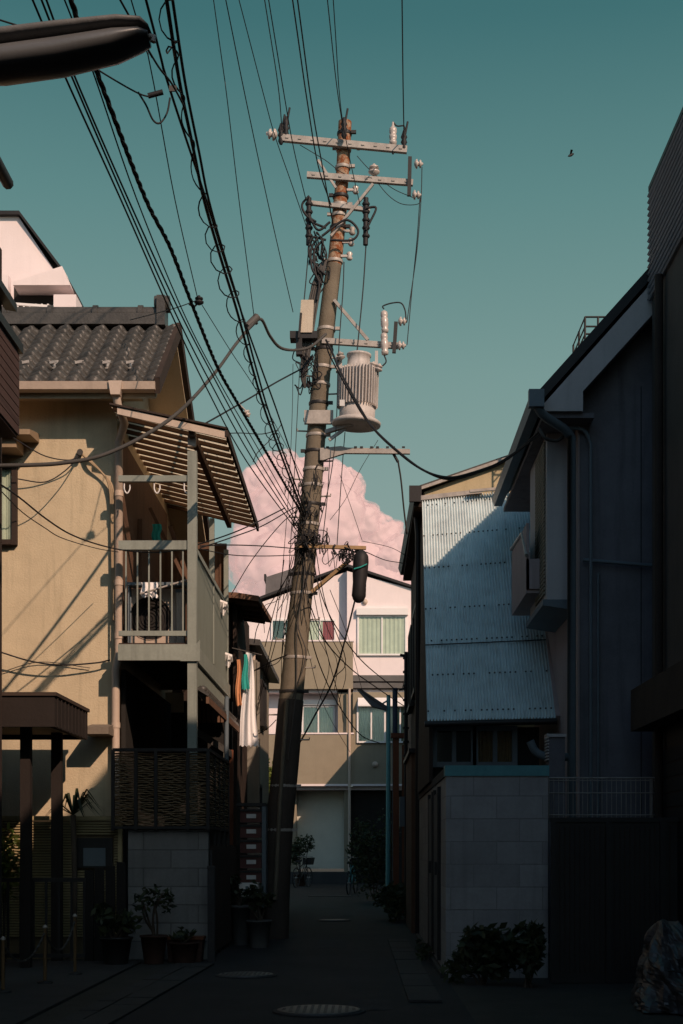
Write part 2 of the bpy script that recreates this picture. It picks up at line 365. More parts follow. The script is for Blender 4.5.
lf = MB(); lf.tube([P(80,452,15.78), P(80,452,15.66)], .035, 10); obj('cable_bracket', lf, CABLE, t)
obj('thin_wire', MB().tube(smooth_pts([P(2,672,15.77),P(40,662,15.76),P(90,668,15.77)],5), .005, 5), CABLE, t)
# window, eave and step at left
window(t, PX(-70,YW), PX(13,YW), PZ(541,YW), PZ(470,YW), YW, DARKB, CURT, fw=.055)
m = MB(); m.prism([(-6,15.79,PZ(434,YW)),(-6,15.35,PZ(441,YW)),(-6,15.35,PZ(446,YW)),(-6,15.79,PZ(443,YW))], (6+PX(31,15.4),0,0)); m.box(-6, PX(24,YW), 15.45, 15.79, PZ(456,YW), PZ(447,YW)); obj('window_hood', m, mat('tan_board', (.3,.22,.14), streak=.3), t)
m = MB(); m.box(PX(87,15.5), PX(111,15.5), 15.35, 15.79, PZ(735,15.5), PZ(728,15.5)); m.prism([(PX(87,15.5),15.36,PZ(728,15.5)),(PX(87,15.5),15.79,PZ(722,15.5)),(PX(87,15.5),15.79,PZ(728,15.5))], (.26,0,0)); obj('small_eave', m, mat('grey_brown', (.2,.165,.13)), t)

# ------------------------------------------------------------------ balcony annex
YB = 15.4; BX0 = WX+.09; BX1 = PX(193, YB); YE = 19.2
t = thing('steel_balcony', 'grey green steel balcony with slatted lean-to roof beside the cream house', 'balcony', (-2.3, YB, 0))
m = MB(); m.box(BX1-.055, BX1+.045, YB-.05, YB+.05, 0, PZ(452,YB)); obj('post', m, STEEL, t)
m = MB(); m.box(BX1-.03, BX1+.03, YE-.1, YE-.03, 0, 5.3); obj('post', m, STEEL, t)
m = MB(); m.box(BX1-.03, BX1+.03, 17.3, 17.36, 3.5, 5.3); obj('post', m, STEEL, t)
m = MB(); m.box(BX0, BX1-.055, YB-.03, YB+.03, PZ(482,YB), PZ(476,YB)); obj('top_beam', m, STEEL, t)
for px in (127, 157, 187):
    x = PX(px, YB); z = PZ(483,YB); obj('laundry_hook', MB().tube(smooth_pts([(x-.03,YB,z),(x-.03,YB,z-.07),(x,YB,z-.115),(x+.03,YB,z-.07),(x+.03,YB,z-.02)],4), .008, 6), WHITE, t)
ra = obj('handrail', MB().box(BX0, BX1-.055, YB-.03, YB+.03, PZ(550,YB), PZ(541,YB)), STEEL, t)
obj('bottom_rail', MB().box(BX0, BX1-.055, YB-.02, YB+.02, PZ(636,YB), PZ(631,YB)), STEEL, t)
for px in (126, 137.5, 149, 160.5, 172, 183):
    x = PX(px, YB); obj('baluster', MB().box(x-.008, x+.008, YB-.008, YB+.008, PZ(631,YB), PZ(550,YB)), STEEL, ra)
m = MB(); m.box(BX0, BX1+.05, YB-.06, YB+.0, PZ(661,YB), PZ(645,YB)); m.box(BX1, BX1+.05, YB, YE, PZ(661,YB), PZ(645,YB)); obj('floor_beam', m, STEEL, t)
m = MB(); m.box(BX0, BX1-.01, YB, YE, PZ(650,YB), PZ(643,YB)); obj('floor', m, DARKB, t)
# gusset at front corner
m = MB(); m.prism([P(180,661,YB-.08), P(200,661,YB-.08), P(200,640,YB-.08)], (0,.02,0)); obj('gusset', m, STEEL, t)
# solid side panel with sloping top is level in space
zt = PZ(546,YB); zb = PZ(640,YB)
m = MB(); m.box(BX1-.01, BX1+.02, YB+.06, YE-.12, zb-.55, zt-.06); obj('side_panel', m, STEELG, t)
m = MB(); m.box(BX1-.03, BX1+.035, YB+.05, YE-.1, zt-.057, zt); obj('top_rail', m, STEEL, t)
# roof
z0 = PZ(411,15.25); z1 = PZ(437,15.3); xa = PX(120,15.25); xb = PX(224,15.25); yr1 = 19.7
def rz(x): return z0+(z1-z0)*(x-xa)/(xb-xa)
nw = 90; vs = []
for i in range(nw+1):
    x = WX+.02+(xb+.03-WX-.02)*i/nw
    for y in (15.22, yr1): vs.append((x, y, rz(x)+.045))
sh = MB().add(vs, [(2*i,2*i+2,2*i+3,2*i+1) for i in range(nw)])
obj('roof_sheet', sh, TRSHEET, t)
for i in range(17):
    y = 15.30+i*(yr1-15.36)/16.2
    obj('rafter', MB().hexa((WX+.04,y,rz(WX+.04)+.000),(xb-.0,y,rz(xb)+.000),(xb-.0,y+.045,rz(xb)+.000),(WX+.04,y+.045,rz(WX+.04)+.000),(0,0,.042)), BROWN, t)
obj('fascia', MB().hexa((xa-.02,15.19,rz(xa)-.05),(xb+.03,15.19,rz(xb)-.05),(xb+.03,15.218,rz(xb)-.05),(xa-.02,15.218,rz(xa)-.05),(0,0,.075)), PIPEW, t)
m = MB(); m.hexa((xb+.02,15.18,rz(xb)-.03),(xb+.05,15.18,rz(xb)-.03),(xb+.05,yr1,rz(xb)-.03),(xb+.02,yr1,rz(xb)-.03),(0,0,.09)); m.hexa((xa-.1,15.17,rz(xa)+.047),(xb+.05,15.17,rz(xb)+.047),(xb+.05,15.26,rz(xb)+.047),(xa-.1,15.26,rz(xa)+.047),(0,0,.02)); obj('edge_trim', m, DARKB, t)
obj('roof_beam', MB().hexa((BX1-.03,15.25,rz(BX1)-.09),(BX1+.03,15.25,rz(BX1)-.09),(BX1+.03,yr1-.1,rz(BX1)-.09),(BX1-.03,yr1-.1,rz(BX1)-.09),(0,0,.085)), BROWN, t)
m = MB(); m.box(BX1-.05, BX1+.04, YB-.07, YB-.02, PZ(448,YB), PZ(437,YB)); obj('bracket', m, PIPEW, t)
obj('brace', MB().bar((BX0+.3,17.3,5.2),(BX1-.2,17.3,4.3),.05), BROWN, t)
obj('brace', MB().bar((BX0+.1,17.0,5.35),(BX1-.3,17.0,4.5),.04), BROWN, t)
obj('cross_rail', MB().box(BX0+.2, BX1-.03, 17.3, 17.36, 4.92, 5.0), BROWN, t)
# back boarding, ribbed
m = MB(); m.box(BX0-.1, BX1, YE-.02, YE+.03, 3.4, 5.4)
for i in range(13): m.box(BX0+.05*2*i*.6+.0, BX0+.05*2*i*.6+.03, YE-.035, YE-.02, 3.4, 5.4)
obj('back_screen', m, BROWN, t)
m = MB(); m.box(BX0-.07, BX0-.035, 15.82, 19.45, 3.45, 5.86); obj('side_boarding', m, BROWN, t)
m = MB(); m.box(BX0-.035, BX0+.02, 16.9, 17.9, 3.5, 5.2); obj('sliding_door', m, BROWN, t)
# white holders on the panel
for (px, py, s) in ((221,610,1),(226,662,1.2)):
    Y = F*(-BX1-.02)/(VX-px); c = P(px,py,Y); m = MB(); m.box(c.x, c.x+.05, c.y-.05, c.y+.03, c.z-.05*s, c.z+.03*s); m.tube([(c.x+.04,c.y-.1,c.z+.09),(c.x+.04,c.y-.1,c.z-.09)], .012, 6); m.tube([(c.x+.04,c.y+.1,c.z+.10),(c.x+.04,c.y+.1,c.z-.02)], .012, 6); m.tube([(c.x+.06,c.y-.14,c.z+.02),(c.x+.06,c.y+.14,c.z+.06)], .01, 6)
    m.prism([(c.x,c.y-.12,c.z+.09),(c.x+.09,c.y-.09,c.z+.06),(c.x+.09,c.y-.0,c.z+.0),(c.x,c.y-.04,c.z-.02)], (0,.03,.03)); obj('pole_holder', m, WHITE, t)
# air conditioner on balcony
def aircon(x0, x1, y0, y1, z0, z1, label, m0=PIPEW):
    t = thing('air_conditioner', label, 'air conditioner', ((x0+x1)/2, y0, z0))
    obj('casing', MB().box(x0, x1, y0, y1, z0+.04, z1), m0, t)
    c = ((x0+x1)/2-.06*(x1-x0), y0-.004, (z0+z1)/2); r = (z1-z0)*.36
    m = MB()
    for k in range(7):
        q = [(c[0]+r*(k+1)/7*math.cos(a*math.pi/12), c[1]-.012, c[2]+r*(k+1)/7*math.sin(a*math.pi/12)) for a in range(25)]; m.tube(q, .004, 4, False)
    obj('grille', m, BLACKM, t)
    obj('fan_opening', MB().lathe(c, [(r,0),(r,.003)], axis=(0,1,0), n=30), DARKIN, t)
    for x in (x0+.06, x1-.12): obj('foot', MB().box(x, x+.06, y0-.03, y1+.03, z0, z0+.04), BLACK, t)
zf = PZ(643,YB)
aircon(PX(137,16.2), PX(181,16.2), 15.75, 16.05, zf, zf+.66, 'outdoor air conditioner unit standing on the balcony floor behind the railing')
t = thing('folding_table', 'low blue grey folding rack above the air conditioner on the balcony', 'rack', (PX(160,15.6),15.6,zf))
m = MB(); m.box(PX(127,15.6), PX(190,15.6), 15.55, 15.72, PZ(586,15.6), PZ(583,15.6)); obj('tabletop', m, PIPEG, t)
for px in (129, 188):
    for y in (15.57, 15.7): obj('leg', MB().tube([(PX(px,15.6),y,zf),(PX(px,15.6),y,PZ(586,15.6))], .012, 6), PIPEG, t)
m = MB(); vs = []
def cloth(x0, x1, z0, z1, Y, m_, n=14, amp=.02, wtop=1.0, rows=8):
    vs = []; cx = (x0+x1)/2
    for j in range(rows+1):
        v = j/rows; k = wtop+(1-wtop)*v
        for i in range(n+1):
            u = i/n-.5; vs.append((cx+(x1-x0)*u*k+.01*math.sin(v*7), Y+amp*math.sin(i*1.4+v*1.2)*(0.3+v)+amp*.4*math.sin(i*3.1), z1+(z0-z1)*v+.015*math.sin(i*1.9)*v))
    m_.add(vs, [(j*(n+1)+i, j*(n+1)+i+1, (j+1)*(n+1)+i+1, (j+1)*(n+1)+i) for j in range(rows) for i in range(n)], True); return m_
tag(obj('hanging_cloth', cloth(PX(141,15.5), PX(157,15.5), PZ(597,15.5), PZ(582,15.5), 15.52, MB()), CLOTH), 'small white cloth hung over the balcony rack', 'cloth')
tag(obj('hanging_towel', cloth(PX(152,16.8), PX(161,16.8), PZ(541,16.8), PZ(524,16.8), 16.8, MB(), 10), TURQ), 'small turquoise towel hanging inside the balcony', 'towel')
tag(obj('laundry_pole', MB().tube([P(140,594,15.48), P(187,580,15.48)], .012, 8), GALV), 'thin laundry pole lying across the balcony rack', 'pole')
t = thing('storage_bin', 'pale storage bins standing at the right end of the balcony', 'bin', (PX(177,15.6),15.7,zf))
obj('bin_body', MB().box(PX(176,15.6), PX(184,15.6), 15.62, 15.75, zf, PZ(592,15.6)), PIPEW, t); obj('lid', MB().box(PX(175.5,15.6), PX(184.5,15.6), 15.61, 15.76, PZ(592,15.6), PZ(589,15.6)), PIPEG, t)
# carport space below balcony: back wall, shutter etc
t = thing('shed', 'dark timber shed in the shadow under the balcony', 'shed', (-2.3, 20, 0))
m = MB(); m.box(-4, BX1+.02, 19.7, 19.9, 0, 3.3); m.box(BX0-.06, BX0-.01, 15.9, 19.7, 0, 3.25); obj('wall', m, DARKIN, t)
obj('window', MB().box(PX(164,19.6), PX(183,19.6), 19.66, 19.69, PZ(712,19.6), PZ(692,19.6)), SOFF, t)
m = MB()
for i in range(7): m.box(PX(197,19.4)+i*.065, PX(197,19.4)+i*.065+.05, 19.45, 19.5, PZ(722,19.4), PZ(690,19.4))
obj('shutter', m, BROWN, t)
obj('low_roof', MB().prism([(PX(188,18),17.8,PZ(722,18)),(PX(228,18),17.8,PZ(748,18)),(PX(228,18),17.8,PZ(755,18)),(PX(188,18),17.8,PZ(730,18))], (0,.8,0)), TILE, t)
t = thing('lean_to_eave', 'narrow brown lean-to eave along the outer side below the balcony', 'eave', (BX1, 17, 2.9))
obj('eave_board', MB().hexa((BX1+.03,15.5,2.98),(BX1+.16,15.5,2.90),(BX1+.16,19.3,2.90),(BX1+.03,19.3,2.98),(0,0,.035)), TILE, t)
obj('eave_trim', MB().box(BX1+.135, BX1+.165, 15.48, 19.3, 2.82, 2.895), BROWN, t)
m = MB()
for i in range(20): m.lathe((BX1+.08, 15.6+i*.19, 3.0), [(.05,-.03),(.06,.0),(.03,.03)], n=8)
obj('tile_edge', m, TILE, t)

# ------------------------------------------------------------------ left block wall, screens, gates
YL = 15.3
t = thing('block_wall', 'low grey concrete block wall under the bamboo screen on the left', 'wall', (-2.1, YL, 0))
obj('wall', MB().box(PX(128,YL), PX(208,YL), YL, YL+.12, 0, PZ(830,YL)), BLOCKG, t)
obj('coping', MB().box(PX(127,YL), PX(209,YL), YL-.01, YL+.13, PZ(830,YL), PZ(827,YL)), PAVE, t)
tag(obj('gate_post', MB().box(PX(208,15.1), PX(215,15.1), 15.05, 15.15, 0, 1.0).tube([P(211,850,15.1), P(211,912,15.1)], .012, 6).box(PX(207.5,15.1), PX(215.5,15.1), 15.04, 15.16, 1.0, 1.03), PAVE), 'short concrete gate post with metal rod beside the low block wall', 'post')
# bamboo screen
t = thing('bamboo_screen', 'dark woven bamboo screen in black frame above the block wall', 'screen', (-2.0, YL, 1.4))
x0 = PX(113,YL-.05); x1 = PX(208,YL-.05); zb_ = PZ(829,YL); zt_ = PZ(750,YL)
fr = MB()
for x in (x0, x0+.25, (x0+x1)/2-.05, x1-.22, x1): fr.box(x-.018, x+.018, YL-.07, YL-.035, zb_-.02, zt_)
fr.box(x0, x1, YL-.075, YL-.03, zt_-.02, zt_+.015); fr.box(x0, x1, YL-.075, YL-.03, zb_, zb_+.03); fr.box(x1-.02, x1+.02, YL, 17.5, zt_-.02, zt_+.015); fr.box(x1-.02, x1+.02, YL, 17.5, zb_, zb_+.03); fr.box(x1-.02, x1+.02, 17.47, 17.5, 0, zt_)
for y in (15.9,16.4,16.9): fr.box(x1-.015, x1+.015, y, y+.03, 0, zt_)
obj('frame', fr, BLACKM, t)
rd_ = MB()
n = 34
for j in range(n):
    z = zb_+.02+(zt_-zb_-.04)*j/n
    pts = [(x0+(x1-x0)*i/26, YL-.02+.016*math.sin(i*1.9+j*math.pi)+random.uniform(-.004,.004), z+random.uniform(-.008,.008)) for i in range(27)]
    rd_.tube(pts, .0095, 4, False)
for j in range(n):
    z = zb_+.02+(zt_-zb_-.04)*j/n
    rd_.tube([(x1+random.uniform(-.006,.006), YL+.02+i*.27, z+random.uniform(-.008,.008)) for i in range(9)], .0095, 4, False)
obj('woven_reeds', rd_, mat('bamboo_reed', (.20,.14,.08), var=.5, scale=14, bump=0), t)
# dark slat side fence toward mailbox
t = thing('slat_fence', 'dark slatted side fence between bamboo screen and letterboxes', 'fence', (-1.68, 17, 0))
m = MB()
for i in range(26): y = 15.5+i*.13; m.box(-1.69, -1.665, y, y+.09, .05, 1.25+.02*math.sin(i*3))
obj('slats', m, DARKB, t); obj('rail', MB().box(-1.72, -1.692, 15.4, 18.9, .9, .96).box(-1.72,-1.692,15.4,18.9,.25,.31), BLACKM, t)
tag(obj('rusty_post', MB().box(PX(229,18.6), PX(233.5,18.6), 18.55, 18.62, .9, PZ(750,18.6)).box(PX(228,18.6),PX(234.5,18.6),18.54,18.63,.8,.9), REDB), 'rust red square post beside the letterboxes', 'post')
tag(obj('drain_pipe', MB().tube([(PX(226,17.6),17.55,.0), (PX(227,17.6),17.55,PZ(700,17.6)), (PX(228,17.6),17.55,PZ(697,17.6))], .03, 10), PIPEG), 'thin dark vertical pipe at the outer corner of the bamboo screen', 'pipe')
# letterboxes
YM = 18.3
t = thing('letterbox_stack', 'stack of five maroon letterboxes with white labels beside the pole', 'letterboxes', (PX(250,YM), YM, 0))
obj('side_panel', MB().box(PX(262,YM), PX(266,YM), YM-.02, YM+.32, .45, PZ(806,YM)), PIPEG, t)
obj('top', MB().box(PX(236,YM), PX(266,YM), YM-.03, YM+.34, PZ(806,YM), PZ(803,YM)), BLACKM, t)
obj('stand', MB().box(PX(240,YM), PX(243,YM), YM+.05, YM+.1, 0, .75).box(PX(257,YM), PX(260,YM), YM+.05, YM+.1, 0, .75), BLACKM, t)
for k in range(5):
    zt2 = PZ(809+k*15.3,YM); d = MB().box(PX(240,YM), PX(261.5,YM), YM, YM+.3, zt2-.175, zt2); bx_ = obj('letterbox', d, DRAWER, t)
    obj('lip', MB().box(PX(240,YM), PX(261.5,YM), YM-.02, YM-.0, zt2-.03, zt2-.004), BLACKM, bx_)
    obj('name_label', MB().box(PX(246.5,YM), PX(256,YM), YM-.008, YM-.002, zt2-.12, zt2-.065), LABELW, bx_)
t = thing('polystyrene_box', 'white box standing below the maroon letterboxes', 'box', (PX(248,17.9), 17.9, 0))
obj('stand', MB().box(PX(241,17.9), PX(255,17.9), 17.9, 18.1, 0, PZ(897,17.9)), DARKB, t)
obj('box_body', MB().box(PX(239,17.9), PX(258,17.9), 17.82, 18.15, PZ(897,17.9), PZ(883,17.9)), WHITE, t)
obj('marking', MB().box(PX(243,17.9), PX(253,17.9), 17.812, 17.818, PZ(891,17.9), PZ(889.6,17.9)).box(PX(246,17.9), PX(249,17.9), 17.812, 17.818, PZ(889,17.9), PZ(886,17.9)), PIPEG, t)
plant('potted_plant', 'leafy plant in a pale bucket at the foot of the pole', 'potted plant', (PX(259,17.2),17.2,.62), (.2,.2,.22), 160, .06, pot=(.15,.34,POTW))
plant('potted_plant', 'leafy plant in a taller pale pot left of the bucket', 'potted plant', (PX(240,17.6),17.7,.72), (.16,.2,.2), 130, .055, pot=(.12,.5,POTW))
plant('potted_plant', 'bare twiggy rose plant in front of the low block wall', 'potted plant', (PX(151,14.6),14.8,.66), (.24,.2,.24), 140, .045, pot=(.14,.3,TERRA), lobes=9)
plant('potted_plant', 'small plant in terracotta pot right of the twiggy rose', 'potted plant', (PX(183,14.8),14.9,.30), (.16,.14,.1), 60, .05, pot=(.15,.22,TERRA))
plant('potted_plant', 'bushy plant in dark pot left of the twiggy rose', 'potted plant', (PX(118,14.6),14.5,.45), (.28,.2,.24), 200, .06, pot=(.16,.3,BLACKM))
t = thing('plant_trough', 'reddish brown trough at the foot of the block wall', 'planter', (PX(185,15),15.0,0))
obj('trough', MB().prism([(PX(170,15.1),14.98,0),(PX(202,15.1),14.98,0),(PX(204,15.1),14.98,.24),(PX(168,15.1),14.98,.24)], (0,.22,0)), TERRA, t)
obj('trough_rim', MB().box(PX(167,15.1), PX(205,15.1), 14.96, 15.22, .24, .27), REDB, t)

# porch canopy
CANOPYB = mat('canopy_fascia', (.02,.015,.013), var=.3, streak=.3)
t = thing('porch_canopy', 'dark flat porch canopy on brown posts at lower left', 'canopy', (-3.6, 14.4, 0))
xc = -3.0; z0c = 2.40; z1c = 2.70
obj('fascia', MB().box(-6, xc, 13.62, 13.68, z0c, z1c).box(xc-.06, xc, 13.68, 15.25, z0c, z1c).box(-6, xc-.06, 15.19, 15.25, z0c, z1c), CANOPYB, t)
obj('roof_panel', MB().box(-6, xc+.02, 13.60, 15.27, z1c, z1c+.035), mat('canopy_brown', (.05,.035,.027), var=.2), t)
obj('underside', MB().box(-6, xc-.062, 13.69, 15.18, z0c+.05, z0c+.08), SOFF, t)
m = MB()
for i in range(9): obj('fascia_rib', MB().box(xc+.001, xc+.012, 13.72+i*.17, 13.74+i*.17, z0c+.01, z1c-.01), CANOPYB, t)
for px, y in ((25, 14.0), (56, 14.9), (-8, 14.6)): obj('post', MB().box(PX(px-5,y), PX(px+5,y), y, y+.1, 0, z0c+.05), CANOPYB, t)
# louvre screen with small opening
YS = 15.35
t = thing('louvre_screen', 'cream horizontal louvre screen with small dark opening beneath the canopy', 'screen', (-3.5, YS, 0))
m = MB()
for i in range(46):
    z = .25+i*.0295
    if z > PZ(820,YS): break
    inwin = PZ(870,YS) < z < PZ(836,YS)
    for a, b in (((-6, PX(76,YS)), (PX(114,YS), PX(118,YS))) if inwin else ((-6, PX(118,YS)),)):
        m.hexa((a,YS,z),(b,YS,z),(b,YS+.03,z+.012),(a,YS+.03,z+.012),(0,0,.008))
obj('louvre_slats', m, SLATC, t)
obj('backing', MB().box(-6, PX(118,YS), YS+.035, YS+.05, 0, PZ(821,YS)), mat('louvre_back', (.16,.12,.07)), t)
obj('frame', MB().box(PX(118,YS), PX(122,YS), YS-.01, YS+.06, 0, PZ(816,YS)).box(-6, PX(118,YS), YS-.01, YS+.06, PZ(820,YS), PZ(816,YS)), SLATC, t)
wo = obj('opening', MB().box(PX(77,YS), PX(113,YS), YS-.03, YS-.002, PZ(868,YS), PZ(838,YS)), BLACKM, t)
obj('opening_pane', MB().box(PX(84,YS), PX(106,YS), YS-.036, YS-.031, PZ(866,YS), PZ(848,YS)), PIPEG, wo)
# iron fence at left
t = thing('iron_fence', 'black iron bar fence across the forecourt at lower left', 'fence', (-3.4, 14.3, 0))
YF = 14.3; m = MB().box(-6, PX(85,YF), YF, YF+.03, PZ(882,YF), PZ(878,YF)).box(-6, PX(85,YF), YF, YF+.03, .1, .14); fr = obj('rail', m, BLACKM, t)
for i in range(20):
    x = PX(84,YF)-i*.13; obj('bar', MB().box(x-.012, x+.012, YF+.005, YF+.025, .1, PZ(880,YF)), BLACKM, t)
t = thing('board_fence', 'dark stepped board fence between iron fence and block wall', 'fence', (PX(105,14.9),14.9,0))
for i, (px, py) in enumerate(((89,870),(99,868),(110,866),(121,862))): obj('board', MB().box(PX(px-4.5,14.9), PX(px+4.5,14.9), 14.9, 14.94, 0, PZ(py,14.9)), DARKIN, t)
# chain posts
chp = []
for i, (px, py, Y, lab) in enumerate(((45,928,12.4,'middle thin brown chain post on the forecourt'),(75,917,13.3,'thin brown chain post furthest right on the forecourt'),(3,940,11.6,'leftmost thin chain post at the frame edge'))):
    p = P(px, py, Y); t = thing('chain_post', lab, 'post', (p.x,p.y,0), 'chain posts on the forecourt')
    obj('shaft', MB().tube([(p.x,p.y,.02),(p.x,p.y,p.z)], .016, 8), mat('brass_post', (.14,.085,.04), rough=.4, var=.2), t)
    obj('cap', MB().lathe((p.x,p.y,p.z), [(.02,0),(.024,.012),(.008,.03)], n=10), GALV, t); obj('base', MB().lathe((p.x,p.y,.02), [(.07,0),(.07,.012),(.02,.025)], n=16), BLACKM, t); chp.append(p)
def chain(a, b, sag, label):
    n = 26; m = MB()
    for i in range(n):
        t0 = i/n; t1 = (i+1.25)/n
        q = [a.lerp(b, s)-Vector((0,0,sag*4*s*(1-s))) for s in (t0, min(1,t1))]
        m.bar(q[0], q[1], .018 if i % 2 else .006, .006 if i % 2 else .018)
    tag(obj('chain', m, CABLE), label, 'chain', 'chains between the posts')
chain(chp[0]-Vector((0,0,.03)), chp[1]-Vector((0,0,.03)), .22, 'sagging chain between the middle and right chain posts')
chain(chp[2]-Vector((0,0,.03)), chp[0]-Vector((0,0,.03)), .2, 'sagging chain between the left and middle chain posts')
plant('shrub', 'sunlit yellow green shrub behind the fence at the left edge', 'shrub', (PX(4,14.7),14.75,.95), (.28,.2,.5), 700, .05, m=LEAFL)
def spiky(cx, cy, cz, label):
    t = thing('spiky_plant', label, 'plant', (cx,cy,0)); m = MB()
    for i in range(34):
        a = random.uniform(0, 2*math.pi); l = random.uniform(.3,.5); up = random.uniform(-.1,.45)
        d = Vector((math.cos(a), math.sin(a)*.6, 0)); p0 = Vector((cx,cy,cz)); p1 = p0+d*l*.5+Vector((0,0,up*l+.12)); p2 = p0+d*l+Vector((0,0,up*l*.7-.05)); s = Vector((-d.y,d.x,0)).normalized()*.014
        m.add([p0-s,p0+s,p1+s,p1-s,p2], [(0,1,2,3),(3,2,4)])
    obj('leaf_rosette', m, LEAFD, t); obj('trunk', MB().tube([(cx,cy,0),(cx+.02,cy,cz*.5),(cx,cy,cz)], [.04,.03,.03], 8), BARK, t)
spiky(PX(72,15.05), 15.1, PZ(815,15.1), 'spiky long-leaved plant between the porch post and the louvre screen')

# ------------------------------------------------------------------ neighbours on the left
t = thing('brown_house', 'dark brown boarded house with siding balcony at the upper left edge', 'house', (-4, 10, 0))
x = -3.25
obj('wall', MB().box(-9, x, -20, 12.6, 0, 6.6), DARKB, t)
obj('siding_balcony', MB().box(x+.003, -3.0, 8, 12.15, 4.78, 5.52), mat('plum_siding', (.075,.045,.04), var=.2), t)
m = MB()
for i in range(9): m.box(-3.0, -2.985, 8, 12.16, 4.8+i*.08, 4.87+i*.08)
obj('siding_boards', m, mat('plum_siding', (.075,.045,.04)), t)
obj('balcony_rail', MB().box(x+.003, -2.96, 8, 12.2, 5.52, 5.60), BLACKM, t)
obj('window_hood', MB().prism([(x+.003,10,6.28),(-3.14,10,6.15),(-3.14,10,6.08),(x+.003,10,6.1)], (0,2.7,0)), BLACKM, t)
obj('roof_eave', MB().box(-9, -3.12, -20, 12.1, 6.98, 7.06), BLACKM, t); obj('gutter', MB().tube([(-3.08,-20,6.98),(-3.08,12.15,6.98)], .05, 8), BLACKM, t)
# tall white building behind
Y2 = 24.0
t = thing('white_building', 'tall white house with dark sloping roof line behind the tiled roof', 'house', (-7, Y2, 0))
x_r = PX(66,Y2); x_r2 = PX(76, Y2)
obj('wall', MB().prism([(-14,Y2,0),(PX(80,Y2+1),Y2,0),(PX(80,Y2+1),Y2,PZ(300,Y2)),(PX(62,Y2),Y2,PZ(282,Y2)),(PX(18,Y2),Y2,PZ(216,Y2)),(-14,Y2,PZ(216,Y2))], (0,5,0)), FARWHITE, t)
rl = MB()
pl = [P(-300,214,Y2-.1), P(19,214,Y2-.1), P(62,271,Y2-.1), P(79,301,Y2-.1)]
for a, b in zip(pl, pl[1:]): rl.hexa(a, b, b+Vector((0,1.5,0)), a+Vector((0,1.5,0)), (0,0,.06))
obj('roof_edge', rl, BLACKM, t)
obj('recess', MB().box(PX(14,Y2), PX(66,Y2), Y2-.004, Y2-.002, PZ(320,Y2), PZ(284,Y2)), DARKIN, t)
obj('overhang', MB().prism([P(13,285,Y2-.45),P(70,285,Y2-.45),P(74,300,Y2-.45),P(74,280,Y2-.45),P(62,268,Y2-.45),P(13,262,Y2-.45)][:2]+[P(62,266,Y2-.45),P(13,282,Y2-.45)], (0,.44,0)), FARWHITE, t)
m = MB().bar(P(14,304,Y2-.3), P(56,307,Y2-.3), .04).bar(P(14,308.5,Y2-.3), P(56,309,Y2-.3), .03)
for px in range(18, 56, 6): m.bar(P(px,304,Y2-.3), P(px,309,Y2-.3), .025)
m.bar(P(18,306,Y2-.3), P(18,306,Y2), .03).bar(P(50,306,Y2-.3), P(50,306,Y2), .03)
obj('laundry_bracket', m, WHITE, t)
obj('ledge', MB().box(PX(60,Y2), PX(82,Y2), Y2-.5, Y2-.01, PZ(320,Y2), PZ(306,Y2)), FARWHITE, t)
obj('corner_post', MB().box(PX(3,Y2), PX(14,Y2), Y2-.4, Y2-.2, PZ(320,Y2), PZ(284,Y2)), FARWHITE, t)

# house beyond the balcony with brown eave
t = thing('timber_house', 'brown timber house with wide eave beyond the balcony', 'house', (-2.2, 20.8, 0))
obj('wall', MB().box(-6, PX(236,20.6), 20.4, 23, 0, PZ(600,20.6)), DARKB, t)
za = PZ(595,20.0)
obj('roof', MB().prism([(-6,19.95,za+.12),(PX(236,20),19.95,za+.03),(PX(259,20),19.95,za-.02),(PX(259,20),19.95,za-.10),(PX(236,20),19.95,za-.05),(-6,19.95,za+.04)], (.06,1.9,0)), mat('brown_roof', (.17,.095,.065), var=.2, streak=.3), t)
for i in range(5): y = 20.1+i*.38; obj('rafter', MB().hexa((PX(234,20),y,za-.10),(PX(257,20),y,za-.145),(PX(257,20),y+.06,za-.145),(PX(234,20),y+.06,za-.10),(0,0,.045)), BROWN, t)
obj('post', MB().box(PX(233,20.3), PX(237,20.3), 20.3, 20.38, 0, za-.08), DARKB, t)
for k in range(2): obj('window', MB().box(PX(236,20.6), PX(236,20.6)+.02, 21+k, 21.7+k, 3, 3.9), BLACKM, t)
# grey beige house beyond
t = thing('grey_beige_house', 'grey beige narrow house with street windows left of the pole', 'house', (-2.4, 25, 0))
xw = -1.95
obj('wall', MB().box(-7, xw, 24.0, 29, 0, 4.75), mat('greybeige_stucco', (.25,.215,.165), var=.12, streak=.3), t)
obj('roof', MB().prism([(-7,23.8,5.3),(-1.75,23.8,4.78),(-1.75,23.8,4.68),(-7,23.8,5.1)], (0,5.5,0)), TILE, t)
for k, (y, z) in enumerate(((24.6,3.6),(26.4,3.6),(25.2,1.6))): window(t, y, y+.9, z, z+.75, xw, BLACKM, axis='x', out=1, curtain=False)
obj('downpipe', MB().tube([(xw+.06,24.1,0),(xw+.06,24.1,4.7)], .04, 8), PIPEW, t)
tag(obj('grey_pillar', MB().box(PX(247,22.6), PX(257,22.6), 22.6, 22.8, 0, PZ(660,22.6)).box(PX(257,22.6), PX(259.5,22.6), 22.58, 22.7, 0, PZ(662,22.6)), mat('pillar_grey', (.24,.22,.18), var=.15, streak=.4)), 'plain grey square pillar behind the hanging laundry', 'pillar')
